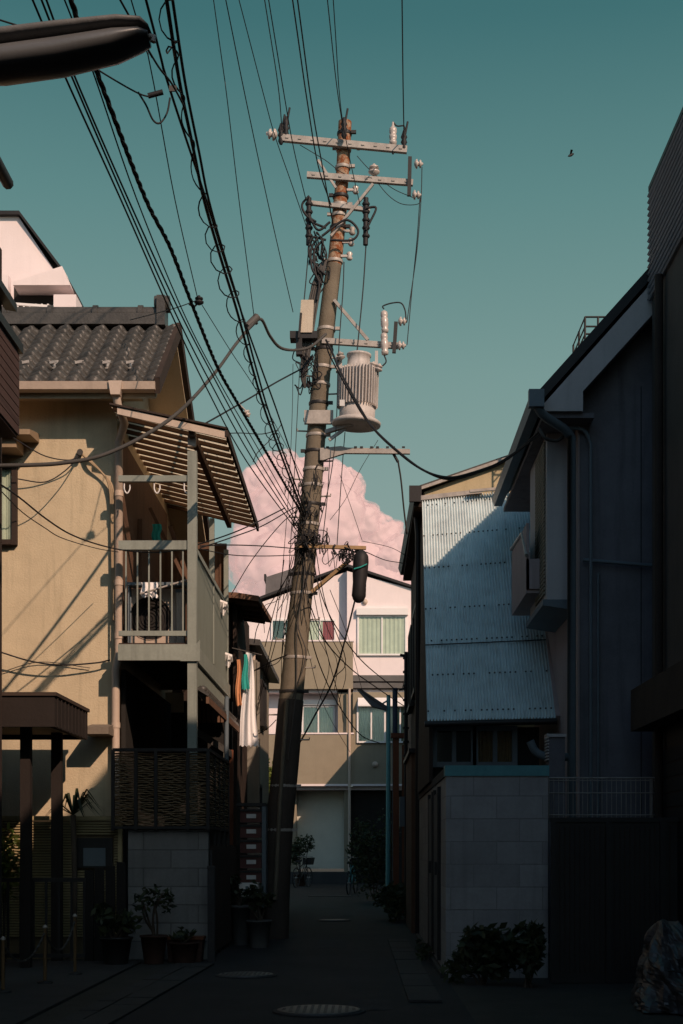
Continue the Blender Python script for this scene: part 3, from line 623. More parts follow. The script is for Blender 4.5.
# laundry
t = thing('hanging_laundry', 'long white sheet with teal and orange cloths hanging beside the timber house', 'laundry', (PX(246,19.3),19.3,2.6))
obj('white_sheet', cloth(PX(239,19.3), PX(259,19.3), PZ(746,19.3), PZ(652,19.3), 19.3, MB(), 16, .010, .3, 14), CLOTH, t)
obj('teal_cloth', cloth(PX(242,19.3), PX(250,19.3), PZ(690,19.3), PZ(655,19.3), 19.23, MB(), 8, .01, .4), TURQ, t)
obj('orange_cloth', cloth(PX(236,19.3), PX(242,19.3), PZ(706,19.3), PZ(660,19.3), 19.25, MB(), 8, .015, .6), ORNG, t)
obj('clothes_line', MB().tube([P(232,648,19.3), P(262,655,19.3)], .008, 6), CABLE, t)

# ------------------------------------------------------------------ far house closing the lane
YH = 50.0
def far(px): return PX(px, YH)
def fz(py): return PZ(py, YH)
t = thing('end_house', 'white and taupe two-storey house closing the end of the lane', 'house', (0, YH, 0))
yr = YH+.0
obj('upper_wall', MB().prism([(far(347),YH,fz(690)),(far(430),YH,fz(690)),(far(430),YH,fz(594)),(far(347),YH,fz(571))], (0,6,0)), FARWHITE, t)
obj('recessed_wall', MB().prism([(far(240),YH+.45,fz(790)),(far(347)-.003,YH+.45,fz(790)),(far(347)-.003,YH+.45,fz(569)),(far(255),YH+.45,fz(602)),(far(240),YH+.45,fz(605))], (0,5,0)), FARWHITE, t)
obj('parapet', MB().box(far(255), far(353), YH-.35, YH-.15, fz(690), fz(643)), FARBEIGE, t)
obj('parapet', MB().box(far(240), far(353), YH-.35, YH-.15, fz(786), fz(735)), FARBEIGE, t)
obj('lower_wall', MB().box(far(353), far(430), YH-.3, YH+2, fz(786), fz(693)), FARBEIGE, t)
obj('column', MB().box(far(338), far(353)-.003, YH-.14, YH+.3, fz(735), fz(690)), FARBEIGE, t)
obj('ledge', MB().box(far(349), far(430), YH-.32, YH-.02, fz(689), fz(684)).box(far(352), far(430), YH-.25, YH-.02, fz(682), fz(676)), mat('dark_ledge', (.12,.115,.11)), t)
obj('parapet_cap', MB().box(far(254), far(354), YH-.38, YH-.12, fz(643), fz(641.5)).box(far(239), far(354), YH-.38, YH-.12, fz(735), fz(733.5)).box(far(239), far(430), YH-.38, YH-.31, fz(786.5), fz(784.5)), FARWHITE, t)
ro = MB(); 
for a, b in ((P(257,600,YH+.3),P(348,566.5,YH+.3)),(P(348,566.5,YH-.12),P(432,594,YH-.12))): ro.hexa(a,b,b+Vector((0,7,0)),a+Vector((0,7,0)),(0,0,.09))
obj('roof', ro, BLACKM, t)
obj('ceiling_slab', MB().box(far(240), far(430), YH-.14, YH+3, fz(693), fz(690)).box(far(240), far(430), YH-.1, YH+3, fz(790), fz(786.5)), FARWHITE, t)
window(t, far(359), far(405), fz(654), fz(617), YH, WHITE)
obj('shutter_box', MB().box(far(356.5), far(408), YH-.18, YH-.005, fz(615.5), fz(609)), WHITE, t)
window(t, far(305), far(334), fz(641), fz(619), YH+.45, WHITE, CURT, cm2=CURTR)
window(t, far(272), far(296), fz(641), fz(619), YH+.45, WHITE, CURT)
CURT2 = mat('shade_lifted_curtain', (.85,.87,.72), var=.1, bump=.1)  # curtain copy lightened in colour to offset the shade on the lower windows
window(t, far(303), far(333), fz(733), fz(706), YH+.45, WHITE, CURT2)
obj('shutter_box', MB().box(far(300), far(336), YH+.3, YH+.445, fz(704), fz(699)), WHITE, t)
window(t, far(358.5), far(384), fz(742), fz(705), YH-.3, WHITE, CURT2)
window(t, far(388), far(412), fz(742), fz(705), YH-.3, WHITE)
obj('awning', MB().prism([(far(358),YH-.31,fz(700)),(far(412),YH-.31,fz(700)),(far(412),YH-.62,fz(708)),(far(358),YH-.62,fz(708))], (0,0,.05)), WHITE, t)
obj('garage_door', MB().box(far(296), far(344), YH+1.0, YH+1.08, fz(869), fz(790)), mat('pale_shutter', (.7,.68,.58), var=.06), t)
m = MB()
for i in range(24): z = fz(869)+.06+i*.118; m.box(far(296)+.05, far(344)-.05, YH+.985, YH+.999, z, z+.10)
obj('shutter_slats', m, MATS['pale_shutter'], t)
obj('garage_jamb', MB().box(far(344), far(350), YH+.0, YH+1.0, 0, fz(790)), FARBEIGE, t); obj('ground_floor_wall', MB().box(far(240), far(296), YH+.45, YH+1.1, 0, fz(790)), FARBEIGE, t)
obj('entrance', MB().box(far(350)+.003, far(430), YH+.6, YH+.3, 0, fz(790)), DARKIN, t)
window(t, far(362), far(382), fz(850), fz(800), YH+.6, PIPEG, curtain=False)
obj('downpipe', MB().tube([(far(349.5),YH-.40,0),(far(349.5),YH-.40,fz(690))], .05, 8), PIPEW, t)
obj('vent_cap', MB().lathe((far(375),YH-.31,fz(765)), [(.10,0),(.11,.06),(.02,.09)], axis=(0,-1,0), n=12), PIPEW, t)
obj('vent_cap', MB().lathe((far(365),YH-.01,fz(602)), [(.09,0),(.10,.06),(.02,.09)], axis=(0,-1,0), n=12), PIPEW, t)
obj('doorstep', MB().box(far(285), far(350), YH-.5, YH+1.0, 0, fz(872)), PAVE, t)
t = thing('rooftop_box', 'small dark boxy roof structure left of the pole above the end house', 'roof structure', (far(277), YH+3, fz(600)))
obj('cladding', MB().prism([P(265,600,YH+2),P(300,586,YH+2),P(300,566,YH+2),P(266,577,YH+2)], (0,2.5,0)), mat('slate_box', (.13,.12,.12)), t)
obj('vent', MB().box(PX(264,YH+2), PX(266,YH+2), YH+2, YH+3, PZ(580,YH+2), PZ(574,YH+2)), BLACKM, t)

# ------------------------------------------------------------------ right side: block enclosure
YK = 13.1
bx0 = PX(446,YK); bx1 = PX(548,YK); bzt = PZ(776,YK)
t = thing('block_enclosure', 'pale painted concrete block wall with teal flashing on the right of the lane', 'wall', (1.25, YK, 0))
obj('front_wall', MB().box(bx0, bx1, YK, YK+.15, 0, bzt), BLOCKW, t)
obj('lane_wall', MB().box(bx0, bx0+.15, YK+.153, 19.3, 0, bzt-.003), BLOCKW, t)
obj('rear_wall', MB().box(bx0+.153, bx1, 19.1, 19.3, 0, bzt), BLOCKW, t)
obj('flashing', MB().box(bx0-.01, bx1+.01, YK-.015, YK+.2, bzt, PZ(765.5,YK)), TEAL, t)
obj('coping', MB().box(bx0-.012, bx0+.17, YK+.2, 19.3, bzt, bzt+.08), PAVE, t)
for y, w_ in ((14.0,.78),(15.2,.78)):
    dr = obj('door', MB().box(bx0-.03, bx0-.002, y, y+w_, .12, bzt-.12), mat('door_grey', (.12,.115,.11)), t); obj('handle', MB().box(bx0-.06, bx0-.031, y+.05, y+.09, .95, 1.08), BLACKM, dr)
    obj('door_frame', MB().box(bx0-.036, bx0-.002, y-.05, y-.003, .1, bzt-.06).box(bx0-.036, bx0-.002, y+w_+.003, y+w_+.05, .1, bzt-.06), BLACKM, t)
obj('base_strip', MB().box(bx0-.05, bx0-.002, YK, 19.3, .0, .05), PAVE, t)
# corrugated lean-to
A = P(427,721,15.5); B = P(556,718,15.5); C = P(527,490,18.9); D = P(422,500,18.9)
zb2 = (A.z+B.z)/2; zt3 = (C.z+D.z)/2
t = thing('corrugated_lean_to', 'lean-to with steep pale corrugated metal sheet above the block wall', 'lean-to', (1.4, 17, 0))
tiers = [(0, .30), (.295, .655), (.65, 1.0)]
for k, (a, b) in enumerate(tiers):
    n = 40*6; vs = []
    for i in range(n+1):
        u = i/n; h = .02*math.cos(2*math.pi*i/6)+.004*k*0+(.012*(2-k) if 1 else 0)*0
        for v in (a, b):
            L0 = A.lerp(D, v); R0 = B.lerp(C, v); p = L0.lerp(R0, u); nv = Vector((0,-.7,.72)); lift = (.006 if v == a and a > 0 else 0)
            q = p+nv*(h+lift+.009*noise.noise(Vector((u*7, v*9, k*2)))); vs.append(q)
    obj('roof_sheet', MB().add(vs, [(2*i,2*i+2,2*i+3,2*i+1) for i in range(n)], True), CORR, t)
m = MB()
for v in (.03, .17, .31, .45, .64, .80, .96):
    for i in range(24):
        if random.random() < .3: continue
        u = (i*2+.5)/48; p = A.lerp(D, v).lerp(B.lerp(C, v), u)+Vector((0,-.7,.72))*.02; m.lathe(p, [(.011,0),(.009,.012),(.002,.014)], axis=(0,-.7,.72), n=6)
obj('roofing_screws', m, BLACKM, t)
m = MB()
for v in (.293,): m.bar(A.lerp(D,v)+Vector((0,-.7,.72))*.026, B.lerp(C,v)+Vector((0,-.7,.72))*.026, .012, .012)
obj('lap_seam', m, BLACKM, t)
obj('side_trim', MB().bar(B+Vector((.02,-.02,.0)), C+Vector((.02,-.02,0)), .05, .06), PINKW, t)
obj('head_beam', MB().hexa(P(421,500,18.85),P(482,493,18.85),P(482,489,18.85),P(421,495.5,18.85),(0,.14,0)), GALV, t)
obj('head_flashing', MB().hexa(P(470,492,18.7),P(527,487,18.7),P(527,484.5,18.7),P(470,489.5,18.7),(0,.1,.01)), GALV, t)
obj('eave_gutter', MB().tube([A+Vector((-.03,-.06,-.04)), B+Vector((-.0,-.06,-.04))], .035, 8), BLACKM, t)
obj('lane_side_wall', MB().prism([(A.x+.03,15.6,bzt+.07),(A.x+.03,19,bzt+.07),(D.x+.02,19,zt3-.1),(A.x+.03,15.6,zb2-.05)], (.04,0,0)), DARKB, t)
obj('window_wall', MB().box(A.x+.08, 2.0, 15.9, 15.95, bzt-.3, zb2-.05), DARKIN, t)
window(t, PX(437,15.85), PX(471,15.85), PZ(762,15.85), PZ(731,15.85), 15.9, PIPEG, curtain=False)
window(t, PX(478,15.85), PX(512,15.85), PZ(762,15.85), PZ(731,15.85), 15.9, PIPEG, mat('dim_curtain', (.2,.13,.06)), split=True)
# right grey house with bay
YG = 14.2; gx0 = 2.2
t = thing('grey_gable_house', 'shaded grey gable house with pale verge board on the right', 'house', (4, YG, 0))
rise = 125/112.0
def rk(x): return PZ(405,14.0)+(x-PX(540,14.0))*rise
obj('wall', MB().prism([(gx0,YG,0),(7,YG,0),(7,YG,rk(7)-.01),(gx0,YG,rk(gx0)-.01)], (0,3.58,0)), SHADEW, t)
obj('lane_wall', MB().box(gx0-.02, gx0-.003, YG-.003, 17.8, 0, 5.5), PINKW, t)
xe = PX(541,13.9)
obj('roof', MB().prism([(xe,13.85,rk(xe)+.0),(7,13.85,rk(7)),(7,13.85,rk(7)+.13),(xe-.02,13.85,rk(xe)+.11)], (0,3.95,0)), BLACKM, t)
obj('verge_board', MB().prism([(xe+.02,13.87,rk(xe)-.03),(7,13.87,rk(7)-.03),(7,13.87,rk(7)-.42),(PX(583,13.87),13.87,rk(PX(583,13.87))-.36),(PX(583,13.87),13.87,PZ(411,13.87)),(xe+.02,13.87,PZ(411,13.87))], (0,.05,0)), VERGE, t)
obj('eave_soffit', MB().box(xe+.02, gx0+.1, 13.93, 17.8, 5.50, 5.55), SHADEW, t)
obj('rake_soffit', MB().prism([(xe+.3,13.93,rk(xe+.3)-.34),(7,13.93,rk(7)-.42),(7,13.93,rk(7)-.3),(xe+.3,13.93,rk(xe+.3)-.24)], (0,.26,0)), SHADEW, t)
gu = MB().prism([(xe-.13,13.8,5.66),(xe-.0,13.8,5.66),(xe-.0,13.8,5.57),(xe-.1,13.8,5.57)], (0,4.0,0)).box(xe-.14, xe+.01, 13.72, 13.80, 5.55, 5.72); obj('gutter', gu, PIPEG, t)
px_ = PX(572,14.05)
obj('downpipe', MB().tube(smooth_pts([(xe-.05,13.78,5.57),(xe+.02,13.85,5.50),(px_-.1,14.0,5.42),(px_,14.08,5.35)],4)+[(px_,14.08,0)], .045, 12), PIPEG, t)
obj('vertical_conduit', MB().tube(smooth_pts([(px_-.1,14.12,5.45),(px_+.12,14.12,5.44),(px_+.2,14.12,5.3)],4)+[(px_+.2,14.12,.3)], .018, 8), PIPEG, t)
for k, xx in enumerate((.62, .9)): obj('panel_joint', MB().box(gx0+xx-.004, gx0+xx+.004, YG-.006, YG-.002, 0, 5.9+k*.3), BLACKM, t)
obj('vertical_conduit', MB().tube([(px_+.28,14.15,4.0),(px_+.28,14.15,.3)], .012, 6), PIPEG, t)
# bay
b0 = PX(547,14.45)
obj('bay', MB().box(b0, gx0-.023, 14.45, 15.9, PZ(600,14.45), PZ(424,14.45)), VERGE, t)
lv = MB()
for i in range(38): z = PZ(592,14.45)+.0+i*.042; lv.box(b0-.02, b0-.002, 14.55, 15.3, z, z+.028)
obj('bay_louvre', lv, mat('louvre_tan', (.26,.22,.16)), t)
tr = MB(); xt = 1.74
tr.box(xt, xt+.03, 14.9, 16.4, 3.98, 4.68).box(xt, gx0-.023, 16.37, 16.4, 3.98, 4.68).box(xt, b0-.003, 14.9, 14.93, 3.98, 4.3).box(xt, gx0-.023, 14.93, 16.37, 3.94, 3.98)
obj('balcony_tray', tr, PINKW, t)
obj('tray_rail', MB().tube([(xt,14.88,4.33),(xt,15.3,4.66),(xt,16.4,4.72)], .022, 8), GALV, t)
obj('bay_base', MB().prism([(b0-.05,14.4,PZ(600,14.45)-.003),(gx0-.023,14.4,PZ(600,14.45)-.003),(gx0-.023,14.4,PZ(606,14.45)-.05),(b0-.05,14.4,PZ(606,14.45))], (0,1.5,0)), PIPEG, t)
# utility items near enclosure
obj('wall_pipe', MB().tube(smooth_pts([P(530,741,13.7),P(536,752,13.7),P(548,757,13.7),P(567,757,13.8)],4), .04, 10), PIPEG, t)
obj('wall_pipe', MB().tube([P(583,560,14.13), P(655,566,14.13)], .02, 6), PIPEG, t)
t = thing('meter_cabinet', 'narrow pale ribbed cabinet beside the block wall end', 'cabinet', (PX(557,13.5),13.5,0))
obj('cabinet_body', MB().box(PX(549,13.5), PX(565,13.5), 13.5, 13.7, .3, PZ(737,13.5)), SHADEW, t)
m = MB()
for i in range(9): z = PZ(760,13.5)+i*.03; m.box(PX(547,13.5), PX(549,13.5), 13.49, 13.7, z, z+.015)
obj('ribs', m, VERGE, t); obj('cap', MB().box(PX(547.5,13.5), PX(566,13.5), 13.48, 13.72, PZ(737,13.5), PZ(734,13.5)), VERGE, t)
# roof railing
t = thing('roof_railing', 'small metal guard railing on the rooftop of the right house', 'railing', (PX(598,19),19,7.6))
Yr = 18; m = MB()
for py in (317, 326.5, 334, 341, 347): m.tube([P(585,py,Yr),P(625,py,Yr)], .012, 6)
obj('front_rail', m, BLACKM, t); m = MB()
q1 = P(585,317,Yr)
for py in (317, 326.5, 334, 341, 347,356): a = P(585,py,Yr); m.tube([a, a+Vector((0,1.0,0))], .01, 5)
obj('side_rail', m, BLACKM, t)
for px, y in ((585,Yr),(598,Yr),(611,Yr)): a = P(px,317,y); obj('post', MB().tube([(a.x,a.y,5.9),(a.x,a.y,a.z)], .014, 6), BLACKM, t)
a = P(585,317,Yr)
for d in (.5,1.0): obj('post', MB().tube([(a.x,a.y+d,5.9),(a.x,a.y+d,a.z)], .014, 6), BLACKM, t)
# rear right ochre gable house
YO = 19.6; ox = .87
t = thing('ochre_gable_house', 'ochre gabled house with dark eave behind the corrugated lean-to', 'house', (2.5, YO, 0))
gx = lambda px: PX(px, YO)
obj('wall', MB().prism([(ox,YO,0),(6,YO,0),(6,YO,PZ(400,YO)),(gx(512),YO,PZ(459,YO)),(gx(424),YO,PZ(492,YO)),(ox,YO,PZ(496,YO))], (0,4.9,0)), CREAM2, t)
obj('verge_board', MB().prism([P(415,491.5,YO-.12),P(415,488.5,YO-.12),P(512,455,YO-.12),P(512,458,YO-.12)], (0,.04,0)), GALV, t)
obj('roof', MB().prism([P(414,490.5,YO-.08),P(413,487.5,YO-.08),P(516,452,YO-.08),P(516,455.5,YO-.08)], (-.02,5.3,0)), TILE, t)
ex = PX(421,19.4); obj('eave_gutter', MB().prism([(ex-.14,19.25,6.12),(ex-.0,19.25,6.18),(ex,19.25,6.0),(ex-.1,19.25,6.0)], (-.05,5.2,0)).box(ex-.17, ex, 19.2, 19.25, 5.98, 6.2), BLACKM, t)
obj('lane_cladding', MB().box(ox-.03, ox-.003, YO-.003, 24.5, 0, 5.95), DARKB, t)
obj('lane_soffit', MB().box(ex-.1, ox, 19.3, 24.6, 5.93, 5.98), DARKB, t)
for k, y in enumerate((20.6, 22.8)): window(t, y, y+1.2, 3.6, 4.8, ox-.03, BLACKM, axis='x', out=-1, curtain=False)
obj('downpipe', MB().tube([(ox-.09,19.9,0),(ox-.09,19.9,5.7),(ex-.05,19.9,6.0)], .04, 8), BLACKM, t)
# unseen house added further right to cast shade on the end house
t = thing('added_shade_house', 'unseen dark house added beyond the ochre one to shade the lane end', 'house', (3.5, 38, 0))
obj('wall', MB().box(1.5, 7, 27, 47.2, 0, 6.6), DARKW, t); obj('roof', MB().prism([(1.3,26.8,6.6),(4,26.8,8.0),(7,26.8,6.6)], (0,20.6,0)), TILE, t)
t = thing('brown_shed', 'rust brown boarded shed on the right beyond the block wall', 'shed', (.9, 21, 0))
# near right building
NX = 2.85; NE = 13.8
t = thing('sided_building', 'tall dark building with ribbed siding filling the right edge', 'building', (5, 8, 0))
zs = PZ(300,NE); zT = PZ(190,NE)
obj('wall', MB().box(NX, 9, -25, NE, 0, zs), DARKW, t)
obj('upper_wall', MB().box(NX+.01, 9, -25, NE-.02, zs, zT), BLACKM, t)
obj('upper_wall', MB().box(NX+.05, 9, -25, 7.1, zT+.06, 8.9), DARKW, t)  # unseen raised rear block, added and sized to throw shade on the left wall
m = MB(); ns = 17
for i in range(ns):
    z = zs+(zT-zs)*i/ns; h = (zT-zs)/ns
    m.prism([(NX+.009,5.6,z),(NX-.03,5.6,z),(NX-.045,5.6,z+h*.2),(NX-.03,5.6,z+h*.55),(NX+.009,5.6,z+h*.55)], (0,NE+.03-5.6,0))
obj('siding_boards', m, SIDING, t)
obj('parapet_cap', MB().box(NX-.03, 9, 5.5, NE+.04, zT, zT+.05), BLACKM, t)
obj('canopy', MB().box(NX-.25, NX-.003, 9, 13.6, 2.35, 2.75), DARKB, t)
m = MB()
for i in range(14): m.box(NX-.012, NX-.003, 9.2, 13.3, .2+i*.14, .32+i*.14)
obj('shutter', m, BLACKM, t)
obj('drainpipe', MB().tube([(NX-.06,13.2,0),(NX-.06,13.2,zs)], .04, 8), DARKB, t)
# fences
YF = 12.6
t = thing('dark_panel_fence', 'low black panel fence in front of the grey house on the right', 'fence', (2.2, YF, 0))
obj('panel', MB().box(PX(552,YF), NX-.02, YF, YF+.03, 0, PZ(822,YF)), BLACKM, t)
obj('rail', MB().box(PX(550,YF), NX-.01, YF-.02, YF+.05, PZ(822,YF), PZ(817.5,YF)), BLACKM, t)
for px in (553, 608, 662): obj('post', MB().box(PX(px-2.5,YF), PX(px+2.5,YF), YF-.04, YF-.003, 0, PZ(822,YF)), BLACKM, t)
m = MB()
for i in range(24): m.box(PX(553,YF)+.045*i+.01, PX(553,YF)+.045*i+.02, YF-.012, YF-.001, .1, PZ(826,YF))
obj('panel_ribs', m, DARKB, t)
YF = 13.5
t = thing('wire_mesh_fence', 'pale wire mesh fence panel above the black fence', 'fence', (2.3, YF, 0))
m = MB(); xa_, xb_ = PX(549,YF), PX(655,YF)
for i in range(23): x = xa_+(xb_-xa_)*i/22; m.tube([(x,YF,PZ(818,YF)),(x,YF,PZ(777,YF))], .0035, 5)
for py in (778, 780.5, 793, 815): m.tube([(xa_,YF-.006,PZ(py,YF)),(xb_,YF-.006,PZ(py,YF))], .005 if py != 778 else .008, 5)
obj('mesh_wires', m, GALV, t)
for x in (xa_+.03, xb_-.03): obj('post', MB().tube([(x,YF+.02,0),(x,YF+.02,PZ(777,YF))], .018, 8), GALV, t)
# shed on the right in the middle distance
Ysx = 20.2
obj('wall', MB().box(.70, .835, Ysx, 22.8, 0, 2.6), BROWN, bpy.data.objects['brown_shed'])
obj('roof', MB().box(.66, .835, Ysx-.1, 22.9, 2.6, 2.66), BLACKM, bpy.data.objects['brown_shed'])
obj('meter_box', MB().box(PX(399,24), PX(404,24), 23.6, 23.8, 1.6, 2.1), PIPEG, bpy.data.objects['brown_shed'])
# brown posts, pipes right mid distance
tag(obj('timber_post', MB().box(PX(393,27), PX(399,27), 27, 27.12, 0, PZ(738,27)).box(PX(391,27),PX(406,27),26.98,27.14,PZ(738,27),PZ(733,27)), REDB), 'rust brown timber post on the right of the lane beside the teal pole', 'post', 'rust brown timber posts')
tag(obj('timber_post', MB().box(PX(402,25.5), PX(407,25.5), 25.5, 25.6, 0, PZ(745,25.5)), REDB), 'rust brown timber post close to the dark house corner', 'post', 'rust brown timber posts')
tag(obj('vertical_pipe', MB().tube([P(395,688,29),P(395,760,29),(PX(395,29),29,0)], .055, 8), mat('navy_pipe', (.03,.045,.075))), 'thick navy vertical pipe above the rust brown post', 'pipe')
m = MB().tube([P(406,652,24.5),(PX(406,24.5),24.5,0)], .035, 8)
for py in range(658, 760, 14): m.lathe(P(406,py,24.5), [(.055,-.02),(.055,.02)], n=8); 
m.tube([P(399,690,24.5),P(406,688,24.5)], .02, 6).tube([P(400,655,24.5),P(407,656,24.5)], .025, 6)
tag(obj('vertical_pipe', m, BLACKM), 'black ribbed vertical pipe by the dark house corner', 'pipe')
t = thing('lane_lamp', 'small street lamp on a teal pole in the lane', 'street lamp', (PX(388,31),31,0))
obj('pole', MB().tube([(PX(388,31),31,0),P(388.5,695,31)], [.055,.045], 10), TEAL, t)
obj('lamp_arm', MB().tube([P(388.5,700,31),P(382,704,30.9),P(376,702,30.8)], .02, 6), TEAL, t)
obj('lamp_head', MB().prism([P(357,689,30.6),P(361,689,30.6),P(387,706,30.9),P(386,710,30.9),P(372,706,30.7)], (0,.25,0)), LAMPG, t)
plant('shrub', 'tall dark climbing shrub in front of the end house entrance', 'shrub', (PX(374,33),33,1.0), (.62,.5,1.15), 2000, .06, m=LEAFD, lobes=12)
plant('shrub', 'low dark shrub spilling onto the lane on the right', 'shrub', (PX(398,24),24,.35), (.42,1.2,.36), 1000, .06, lobes=10)
plant('shrub', 'dark leafy bush in front of the pale block wall', 'shrub', (PX(482,12.5),12.5,.27), (.40,.22,.34), 1000, .06, lobes=10)
plant('shrub', 'dark bush to the right of the leafy bush below the black fence', 'shrub', (PX(527,12.3),12.25,.30), (.24,.2,.36), 600, .06)
plant('weed', 'low weeds along the foot of the pale block wall', 'weeds', (PX(425,15.5),15.6,.08), (.12,1.0,.1), 160, .04)
t = thing('tree', 'green garden tree behind the utility pole in the middle distance', 'tree', (PX(248,40),40,0))
f = MB(); leaves(f, (PX(248,40),40,PZ(785,40)), (1.4,1,.9), 2600, .08, 12); leaves(f, (PX(270,40),40,PZ(780,40)), (.8,.8,.7), 1200, .08, 6); obj('crown', f, LEAFL, t)
obj('trunk', MB().tube([(PX(248,40),40,0),(PX(250,40),40,1),P(250,790,40)], [.12,.1,.06], 8), BARK, t)
plant('potted_tree', 'small leafy tree in front of the pale garage shutter', 'tree', (PX(300,46),46.3,1.25), (.5,.4,.75), 700, .07, pot=(.22,.4,TERRA))
# bicycles
def bike(cx, Y, z, yaw, label, m_=BLACKM):
    t = thing('bicycle', label, 'bicycle', (cx,Y,0), 'bicycles in the lane'); r = .31
    q = Matrix.Rotation(yaw, 3, 'Z'); T = lambda x, zz, y=0: Vector((cx,Y,0))+q@Vector((x,y,zz))
    for s, x in ((0,-.52),(1,.52)):
        wl = [T(x+r*math.cos(a*math.pi/14), r+r*math.sin(a*math.pi/14)) for a in range(29)]
        w = obj('wheel', MB().tube(wl, .018, 6, False), BLACK, t); sp = MB()
        for a in range(12): sp.tube([T(x,r), T(x+r*math.cos(a*math.pi/6), r+r*math.sin(a*math.pi/6))], .002, 3, False)
        sp.tube([T(x,r,-.05),T(x,r,.05)], .02, 8); obj('spokes', sp, GALV, w)
    f = MB()
    for a, b in (((-.52,.31),(-.1,.29)),((-.52,.31),(-.2,.68)),((-.1,.29),(-.24,.80)),((-.1,.29),(.34,.70)),((-.2,.66),(.32,.80)),((.30,.92),(.38,.62)),((.38,.62),(.52,.31))): f.tube([T(*a),T(*b)], .016, 6)
    obj('frame', f, m_, t)
    obj('handlebar', MB().tube([T(.22,.98,-.27),T(.30,1.0,-.1),T(.30,1.0,.1),T(.22,.98,.27)], .012, 6).tube([T(.30,.9),T(.30,1.0)], .014, 6), GALV, t)
    obj('saddle', MB().prism([T(-.36,.82,-.08),T(-.36,.82,.08),T(-.08,.83,.02),T(-.08,.83,-.02)], (0,0,.05)), BLACK, t)
    obj('basket', MB().prism([T(.36,.72,-.14),T(.60,.72,-.14),T(.66,.95,-.17),T(.34,.95,-.17)], q@Vector((0,.3,0))), BLACKM, t)
bike(PX(304,46.5), 45.3, 0, R(70), 'dark bicycle parked by the small tree left of the garage shutter')
bike(PX(352,38), 38.3, 0, R(80), 'bicycle with teal frame leaning near the tall shrub', TEAL)
# plastic sheet lower right
t = thing('covered_scooter', 'crumpled reflective plastic cover over a parked cycle at lower right', 'cover', (PX(672,10.6),10.6,0))
vs = []; nu, nv_ = 72, 40; cx, cy = PX(680,10.6), 10.6
for j in range(nv_+1):
    v = j/nv_
    for i in range(nu):
        a = 2*math.pi*i/nu; rr = (.10+.30*v**.75)*(1+.09*math.sin(a*5+v*3)+.08*abs(math.sin(a*8-v*6))+.28*noise.noise(Vector((math.cos(a)*3,math.sin(a)*3,v*5)))-.10*abs(noise.noise(Vector((math.cos(a)*8,math.sin(a)*8,v*14)))))
        hz = .64*(1-v)-.02*math.sin(a*3)*(1-v); vs.append((cx-.1*(1-v)+rr*math.cos(a)*.8, cy+rr*math.sin(a)*1.4, hz+.01))
m = MB().add(vs, [(j*nu+i, j*nu+(i+1)%nu, (j+1)*nu+(i+1)%nu, (j+1)*nu+i) for j in range(nv_) for i in range(nu)], False); m.add(vs[:nu], [tuple(range(nu))])
obj('sheet', m, PLAS, t); obj('tie_cord', MB().tube([(cx+.36*.8*math.cos(a*math.pi/15)*.9-.03, cy+.36*1.4*math.sin(a*math.pi/15)*.9, .30+.02*math.sin(a)) for a in range(31)], .008, 5, False), BLACK, t)
tag(obj('electricity_wall_bracket', MB().tube(smooth_pts([P(539,428,13.9),P(545,438,13.9),P(556,441,14.0),P(563,437,14.1)],5), .016, 6), CABLE), 'black cable drooping from the gutter corner of the grey gable house', 'cable')

# ------------------------------------------------------------------ utility pole
YP = 19.0
ctr = [(274,940),(276,880),(280,820),(286,760),(291,700),(297,640),(301,600),(306,550),(311,500),(315,450),(319,400),(324,350),(329.5,300),(334,265)]
top = [(334,268),(337,240),(340,205),(343,165),(345,122)]
def rad(py): return .086+max(0,(py-120))/820*.105
t = thing('utility_pole', 'leaning concrete utility pole with rusty upper section and crossarms', 'utility pole', P(274,938.4,YP))
obj('shaft', MB().tube(smooth_pts([P(x,y,YP) for x,y in ctr],4), [rad(y) for y in [940-(940-265)*i/(52) for i in range(53)]], 20), CONC, t)
obj('lower_shade_sleeve', MB().tube(smooth_pts([P(x,y,YP) for x,y in ctr[:5]],5), [rad(940-240*i/20)+.012 for i in range(21)], 20), mat('pole_shade_tone', (.06,.048,.04), var=.3, streak=.4, grime=.5), t)  # dark sleeve that paints in the shade on the lower pole
obj('upper_pipe', MB().tube(smooth_pts([P(x,y,YP) for x,y in top],4), [.098]*9+[.09]*8, 16), RUSTP, t)
cl = lambda py: next(P(a[0]+(b[0]-a[0])*(a[1]-py)/(a[1]-b[1]), py, YP) for a, b in zip(ctr+top[1:], (ctr+top[1:])[1:]) if b[1] <= py <= a[1])
for i, py in enumerate((134,150,168,197,206,216,228,262,330,350,368,385,404,421,436,452,470,486,505,525,545,575,594,658,692,786,830)):
    c = cl(py); r_ = rad(py)+.012; b = MB().lathe(c, [(r_,-.02),(r_+.004,0),(r_,.02)], n=18)
    if i % 2 == 0 or py > 640: b.box(c.x+r_-.01, c.x+r_+.06, c.y-.07, c.y-.03, c.z-.02, c.z+.02)
    else: b.box(c.x-r_-.05, c.x-r_+.01, c.y-.07, c.y-.03, c.z-.02, c.z+.02)
    obj('band', b, GALV if i % 3 else BLACKM, t)
for i, py in enumerate((359,377,395,432,462,480,497,518,620,640,668,715,740)):
    c = cl(py); s = -1 if i % 2 else 1; r_ = rad(py); obj('step_bolt', MB().tube([c+Vector((s*r_*.8,-.03,0)), c+Vector((s*(r_+.13),-.05,0)), c+Vector((s*(r_+.13),-.05,.03))], .011, 6), GALV, t)
def disc_ins(mb, c, axis=(0,0,1), s=1.0):
    mb.lathe(c, [(.018*s,-.02*s),(.05*s,0),(.052*s,.014*s),(.024*s,.02*s),(.024*s,.034*s),(.044*s,.04*s),(.042*s,.055*s),(.02*s,.062*s),(.012*s,.08*s)], axis, 14)
